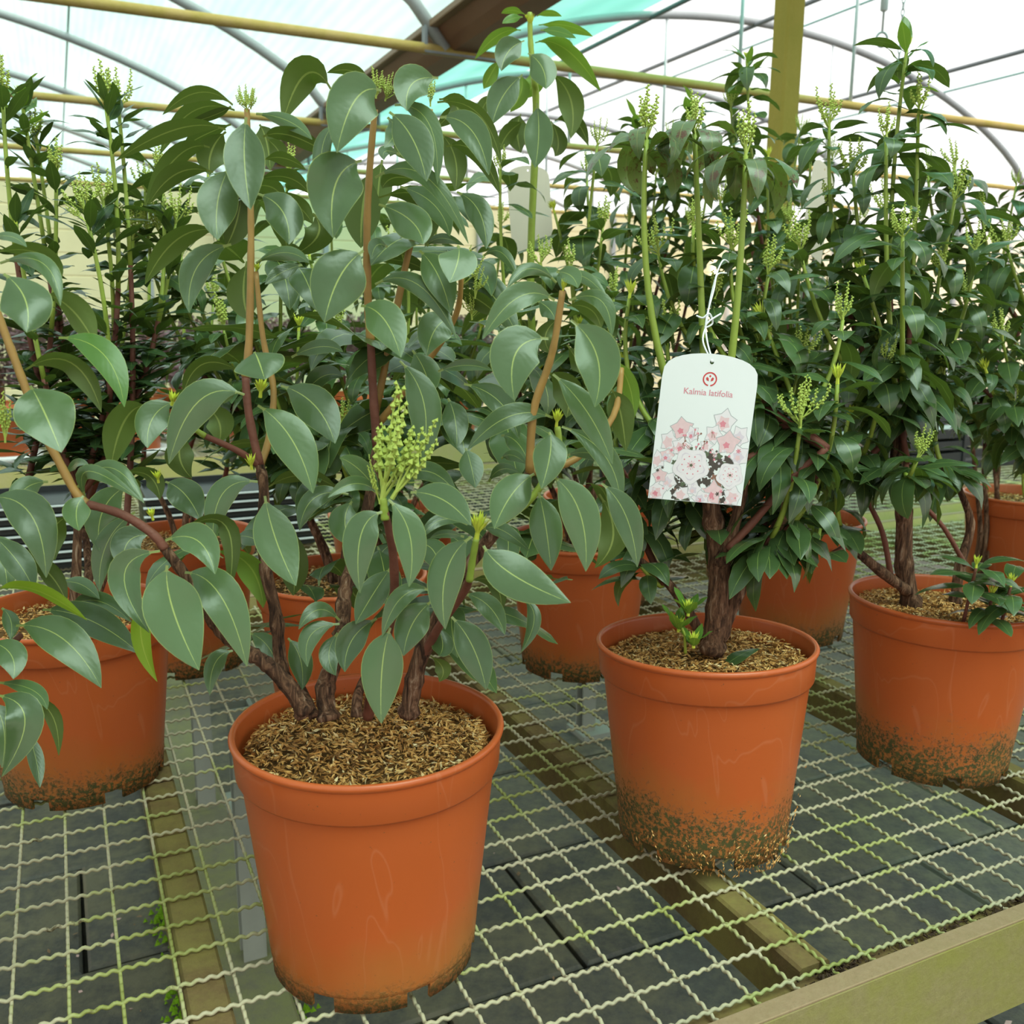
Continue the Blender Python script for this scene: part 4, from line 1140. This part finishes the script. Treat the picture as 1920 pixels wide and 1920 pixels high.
def build_tag(name, loc, rz, tilt, label, front=True):
    o = empty(name, loc); tag(o, label, 'tag', None); o.rotation_euler = (0, tilt, rz)
    V, f = slabify(tag_outline(), .0007); c = link('card', mesh('card', V, f, M['white'] if front else plain('beige_card', (.62, .55, .45), .5, .3, .06, 20), False), o)
    q = random.Random(3); Y = -.00045; b = MB(); W2 = TAGW/2
    def clampx(p): return [(max(-W2+.0004, min(W2-.0004, x)), max(.0004, z)) for x, z in p]
    def fl_(x, z, r, mi, y, lobes=5, ph=0.0, dep=.16): flat(b, clampx(disc(x*W2, z*TAGH, r, 30, 0, lambda a: r*(1-dep+dep*math.cos((a+ph)*lobes)))), mi, y)
    if front:
        for k in range(90):                      # dark depths between the flowers
            x = q.uniform(-.55, .80); z = q.uniform(.0, .37)*(1-.2*abs(x)); fl_(x, z, q.uniform(.003, .0055), q.choice((4, 4, 4, 5, 6)), Y-k*1e-7, 5, q.random()*6, .18)
        def star(x, z, r, mi, y, rot, sx=1.0, n=5):
            pts = []
            for k in range(n*2): a = rot+math.pi*k/n; rr_ = r*(1 if k % 2 == 0 else .66); pts.append((x*W2+math.cos(a)*rr_*sx, z*TAGH+math.sin(a)*rr_))
            flat(b, clampx(pts), mi, y)
        for k, (x, z, r, rot, sx) in enumerate(((.42, .56, .0135, .2, .9), (.78, .47, .012, .9, .8), (-.45, .49, .0120, .5, 1), (-.70, .40, .0115, .1, .8), (-.22, .46, .009, .8, .8), (.22, .47, .0105, 1.2, .9), (.55, .42, .013, .3, 1), (.82, .34, .012, .7, .9),
                (-.42, .37, .0105, .2, 1), (-.88, .27, .0100, .6, .8), (-.70, .30, .008, .2, 1), (.10, .39, .007, .1, 1), (-.83, .05, .0120, .3, .9), (-.62, .13, .0105, 1, .9), (.37, .07, .0145, .4, .7), (.80, .06, .0115, .2, .9), (.12, .03, .010, .6, 1), (-.30, .05, .009, .9, 1), (-.80, .16, .008, .5, 1), (-.05, .09, .008, .1, 1))):
            y0 = Y-.00002-k*1.5e-6
            star(x, z, r*1.09, 7, y0, rot, sx); star(x, z, r, (0, 0, 1, 0)[k % 4], y0-4e-7, rot, sx); star(x-.02, z-.01, r*.62, (1, 8, 1)[k % 3], y0-8e-7, rot+.6, sx); star(x-.03, z-.016, r*.30, (2, 1)[k % 2], y0-1.1e-6, rot+.2, sx)
        for k in range(60):
            x = q.uniform(-.95, .92); z = q.choice((q.uniform(.0, .14), q.uniform(.18, .44), q.uniform(.28, .44)))
            if z > .40-.15*abs(x-.1): z -= .06
            y0 = Y-.00006-k*3e-7; fl_(x, z, q.uniform(.0014, .0030), q.choice((1, 1, 0, 2, 8, 4)), y0, 6, q.random()*6, .3)
        for k in range(24):
            x = q.uniform(-.45, .30); z = q.uniform(.31, .45); a = q.uniform(.5, 2.6); L_ = q.uniform(.003, .009); x *= W2; z *= TAGH; dx, dz = math.cos(a)*L_, math.sin(a)*L_
            flat(b, clampx([(x-.0003, z), (x+.0003, z), (x+dx+.0003, z+dz), (x+dx-.0003, z+dz)]), 5, Y-.00009-k*1e-7); flat(b, clampx(disc(x+dx, z+dz, .0011, 8)), q.choice((1, 2, 5)), Y-.000095-k*1e-7)
        for (x, z, r) in ((-.17, .245, .0195), (.68, .20, .0145)):
            fl_(x, z, r*1.015, 7, Y-.00010, 5, .31, .09); fl_(x, z, r, 0, Y-.00011, 5, .31, .09); fl_(x, z, r*.8, 8, Y-.000112, 5, .31, .16); fl_(x, z, r*.72, 0, Y-.000114, 5, .31, .12); fl_(x, z+.004, r*.34, 2, Y-.00012, 12, 0, .45); fl_(x, z+.004, r*.24, 1, Y-.00013, 10, .3, .4); fl_(x, z+.004, r*.10, 6, Y-.00014, 5, 0, .2)
            for k in range(10):
                a = k*.628; cx, cz = x*W2+math.cos(a)*r*.48, z*TAGH+.0006+math.sin(a)*r*.48; flat(b, disc(cx, cz, r*.04, 8), 2, Y-.00013)
        pr = b.obj('printed_flowers', INK, c, None, False); pr['label'] = 'printed pink and white flower cluster'
        e = MB(); lx, lz = 0.0, TAGH*.833                 # round red emblem
        ring = [(lx+math.cos(a)*r, lz+math.sin(a)*r) for r in (.0072, .0058) for a in [-1.40+k*(6.283-.34)/40 for k in range(41)]]
        e.add([Vector((x, Y-.00006, z)) for x, z in ring], [(i, i+1, 41+i+1, 41+i) for i in range(40)], 3)
        for s_ in (-1, 1):
            flat(e, [(lx+s_*.0009, lz-.0022), (lx+s_*.0034, lz-.0012), (lx+s_*.0040, lz+.0010), (lx+s_*.0026, lz+.0022), (lx+s_*.0013, lz+.0006)][::s_], 3, Y-.00006)
        flat(e, [(lx, lz+.0018), (lx+.0012, lz+.0030), (lx, lz+.0044), (lx-.0012, lz+.0030)], 3, Y-.00006)
        e.obj('emblem', INK, c, None, False)['label'] = 'round red emblem of three seeds'
        cu = bpy.data.curves.new('lettering', 'FONT'); cu.body = 'Kalmia latifolia'; cu.size = .0088; cu.align_x = 'CENTER'; cu.space_character = .98; cu.resolution_u = 3; cu.offset = .00002
        tmp = bpy.data.objects.new('tmp', cu); COL.objects.link(tmp); bpy.context.view_layer.update()
        me = bpy.data.meshes.new_from_object(tmp.evaluated_get(bpy.context.evaluated_depsgraph_get())); bpy.data.objects.remove(tmp)
        me.materials.clear(); me.materials.append(INK[2]); tx = link('lettering', me, c, (0, Y-.0001, TAGH*.725)); tx.rotation_euler = (math.pi/2, 0, 0)
    return o
tb = at(1302, 941, .955); tr_ = build_tag('plant_tag', tb, math.atan2(0.0, 1)-.02, .078, 'white picture tag with pink printed flowers hanging on a string')
hz = tr_.matrix_basis @ Vector((0, -.001, TAGH*.945))
top = at(1352, 490, 1.03)
s_ = empty('tag_string', top); SO = Vector(s_.location); tag(s_, 'white knotted string holding up the picture tag', 'string')
MB().tube(smooth_path([hz, at(1318, 640, .965), at(1325, 605, .985), at(1332, 560, 1.0), at(1345, 510, 1.02), at(1356, 488, 1.03), at(1366, 492, 1.045)], 6), .0009, 6).tube(smooth_path([hz+Vector((.001, 0, 0)), at(1326, 640, .965), at(1324, 600, .985), at(1338, 545, 1.0), at(1345, 515, 1.02), at(1362, 512, 1.035)], 6), .0009, 6).obj('cord', M['white'], s_, SO)
MB().tube(smooth_path([at(1306, 592, .985), at(1318, 596, .98), at(1330, 588, .98), at(1336, 606, .985), at(1322, 614, .98), at(1330, 602, .98), at(1352, 588, .985)], 6), .0010, 6).obj('knot', M['white'], s_, SO)
def back_tag(x, y, D, rz, tilt, label):
    build_tag('plant_tag', at(x, y, D), rz, tilt, label, False)
back_tag(1520, 478, 1.62, .9, .25, 'beige tag seen from its back among leaves'); back_tag(1000, 470, 1.84, .6, -.1, 'beige tag half hidden behind the tallest shrub')

# ------------------------------------------------------------------ things on the benches behind
def crate(u, v, z, lx, ly, h, label, grp, name='plant_crate'):
    o = empty(name, uv(u, v, z)); O = Vector(o.location); tag(o, label, 'crate', grp)
    for s in (-1, 1):
        for k in range(4):
            MB().box(uv(u, v+s*ly/2, z+.02+k*h/4), E1, UP, E2, lx/2, h/11, .003).obj('slat', M['black'], o, O, False); MB().box(uv(u+s*lx/2, v, z+.02+k*h/4), E2, UP, E1, ly/2, h/11, .003).obj('slat', M['black'], o, O, False)
        for s2 in (-1, 1): MB().box(uv(u+s*lx/2, v+s2*ly/2, z+h/2), UP, E1, E2, h/2, .008, .008).obj('corner_post', M['black'], o, O, False)
    MB().box(uv(u, v, z+.006), E1, E2, UP, lx/2, ly/2, .004).obj('bottom', M['black'], o, O, False)
    for s in (-1, 1): MB().box(uv(u, v+s*ly/2, z+h), E1, UP, E2, lx/2+.01, .008, .008).obj('rim_rail', M['grey_pl'], o, O, False)
for k, (u, v, z) in enumerate(((2.75, 2.95, 0), (3.25, 2.95, 0), (2.75, 2.95, .211), (3.25, 2.95, .211), (2.2, 3.1, 0), (3.75, 3.0, 0))):
    crate(u, v, PZ+z, .44, .36, .20, ('black slatted crate standing on the yellowish wire bench', 'black slatted crate stacked on another crate on the yellowish wire bench')[z > 0], ('crates on the bench', 'upper crates')[z > 0])
for col_ in (0, 1):
    for k in range(7):
        u, v = -.12+col_*.52, 2.75; o = empty('seed_tray', uv(u, v, PZ+k*.024)); O = Vector(o.location)
        q = MB(); z = PZ+k*.024
        for s in (-1, 1): q.box(uv(u, v+s*.15, z+.018), E1, UP, E2, .22, .010, .003).box(uv(u+s*.22, v, z+.018), E2, UP, E1, .15, .010, .003)
        q.box(uv(u, v, z+.008), E1, E2, UP, .22, .15, .002); q.obj('tray_body', M['black'], o, O, False)
        MB().box(uv(u, v-.153, z+.024), E1, E2, UP, .23, .006, .002).obj('tray_lip', M['grey_pl'], o, O, False)
        tag(o, ('lowest', 'second from the bottom', 'third from the bottom', 'middle', 'third from the top', 'second from the top', 'topmost')[k]+(' black seed tray of the stack farther from the crates', ' black seed tray of the stack nearer the crates')[col_], 'tray', ('trays of the stack', 'trays of the second stack')[col_])
# purple shrubs across the path
mp_ = leaf_mat('purple_leaf', (.26, .145, .19), (.32, .16, .21), (.34, .17, .21), rough=.5); mk_ = plain('pink_flower', (.80, .07, .20), .5, .3, .2, 100)
def purple(seed):
    q = random.Random(seed); b = MB()
    for k in range(2600):
        a = q.random()*6.283; ph = math.acos(q.uniform(-.35, 1)); r = .215*q.uniform(.72, 1.05)*(1+.12*math.sin(a*3+seed)); c = Vector((r*math.sin(ph)*math.cos(a), r*math.sin(ph)*math.sin(a), .37+r*1.05*math.cos(ph)))
        d = Vector((math.cos(a)+q.gauss(0, .5), math.sin(a)+q.gauss(0, .5), q.gauss(.2, .5))).normalized(); s = d.orthogonal().normalized()*.010; s.rotate(Matrix.Rotation(q.random()*6.28, 3, d)); L_ = q.uniform(.02, .036)
        b.add([c, c+d*L_*.5+s, c+d*L_, c+d*L_*.5-s], [(0, 1, 2, 3)], 1 if q.random() < .24 else 0)
    return mesh('foliage', b.v, b.f, [mp_, mk_], False)
PU = [purple(1), purple(2)]
q = MB().lathe([(.0, .004), (.105, .004), (.125, .20), (.133, .202), (.137, .25), (.131, .252), (.125, .21)], 32); OP = mesh('orange_pot', q.v, q.f, M['orange_pot'])
q = MB().lathe([(0, .002), (.135, .002), (.15, .035), (.146, .036), (.132, .008), (0, .006)], 32); WS = mesh('saucer', q.v, q.f, M['white'])
k = 0
for j, v in enumerate((4.74, 5.30)):
    for i in range(9):
        u = -2.4+i*.54+j*.27; k += 1
        sa = link('plant_saucer', WS, None, uv(u, v, PZ)); tag(sa, ('white saucer under a purple shrub in the row along the path', 'white saucer under a purple shrub behind the row along the path')[j], 'saucer', ('saucers along the path', 'saucers of the second row')[j])
        o = empty('purple_shrub', uv(u, v, PZ+.008)); tag(o, ('purple-leaved shrub with pink flowers in the row along the path', 'purple-leaved shrub with pink flowers behind the row along the path')[j], 'potted plant', ('purple shrubs along the path', 'purple shrubs of the second row')[j])
        link('pot', OP, o); f_ = link('foliage', PU[k % 2], o, (0, 0, .02), kind='stuff'); f_.rotation_euler = (0, 0, k*1.3)
        MB().tube([Vector((0, 0, .2)), Vector((.01, 0, .4))], .012, 6).obj('trunk', M['bark'], o)

# ------------------------------------------------------------------ the leaves deep inside each shrub, past what can be picked apart
for V_, F_, U_, mt_, pl_ in EXTRA.values():
    me = mesh('inner_foliage', V_, F_, mt_, True, U_); link('inner_foliage', me, pl_, kind='stuff')
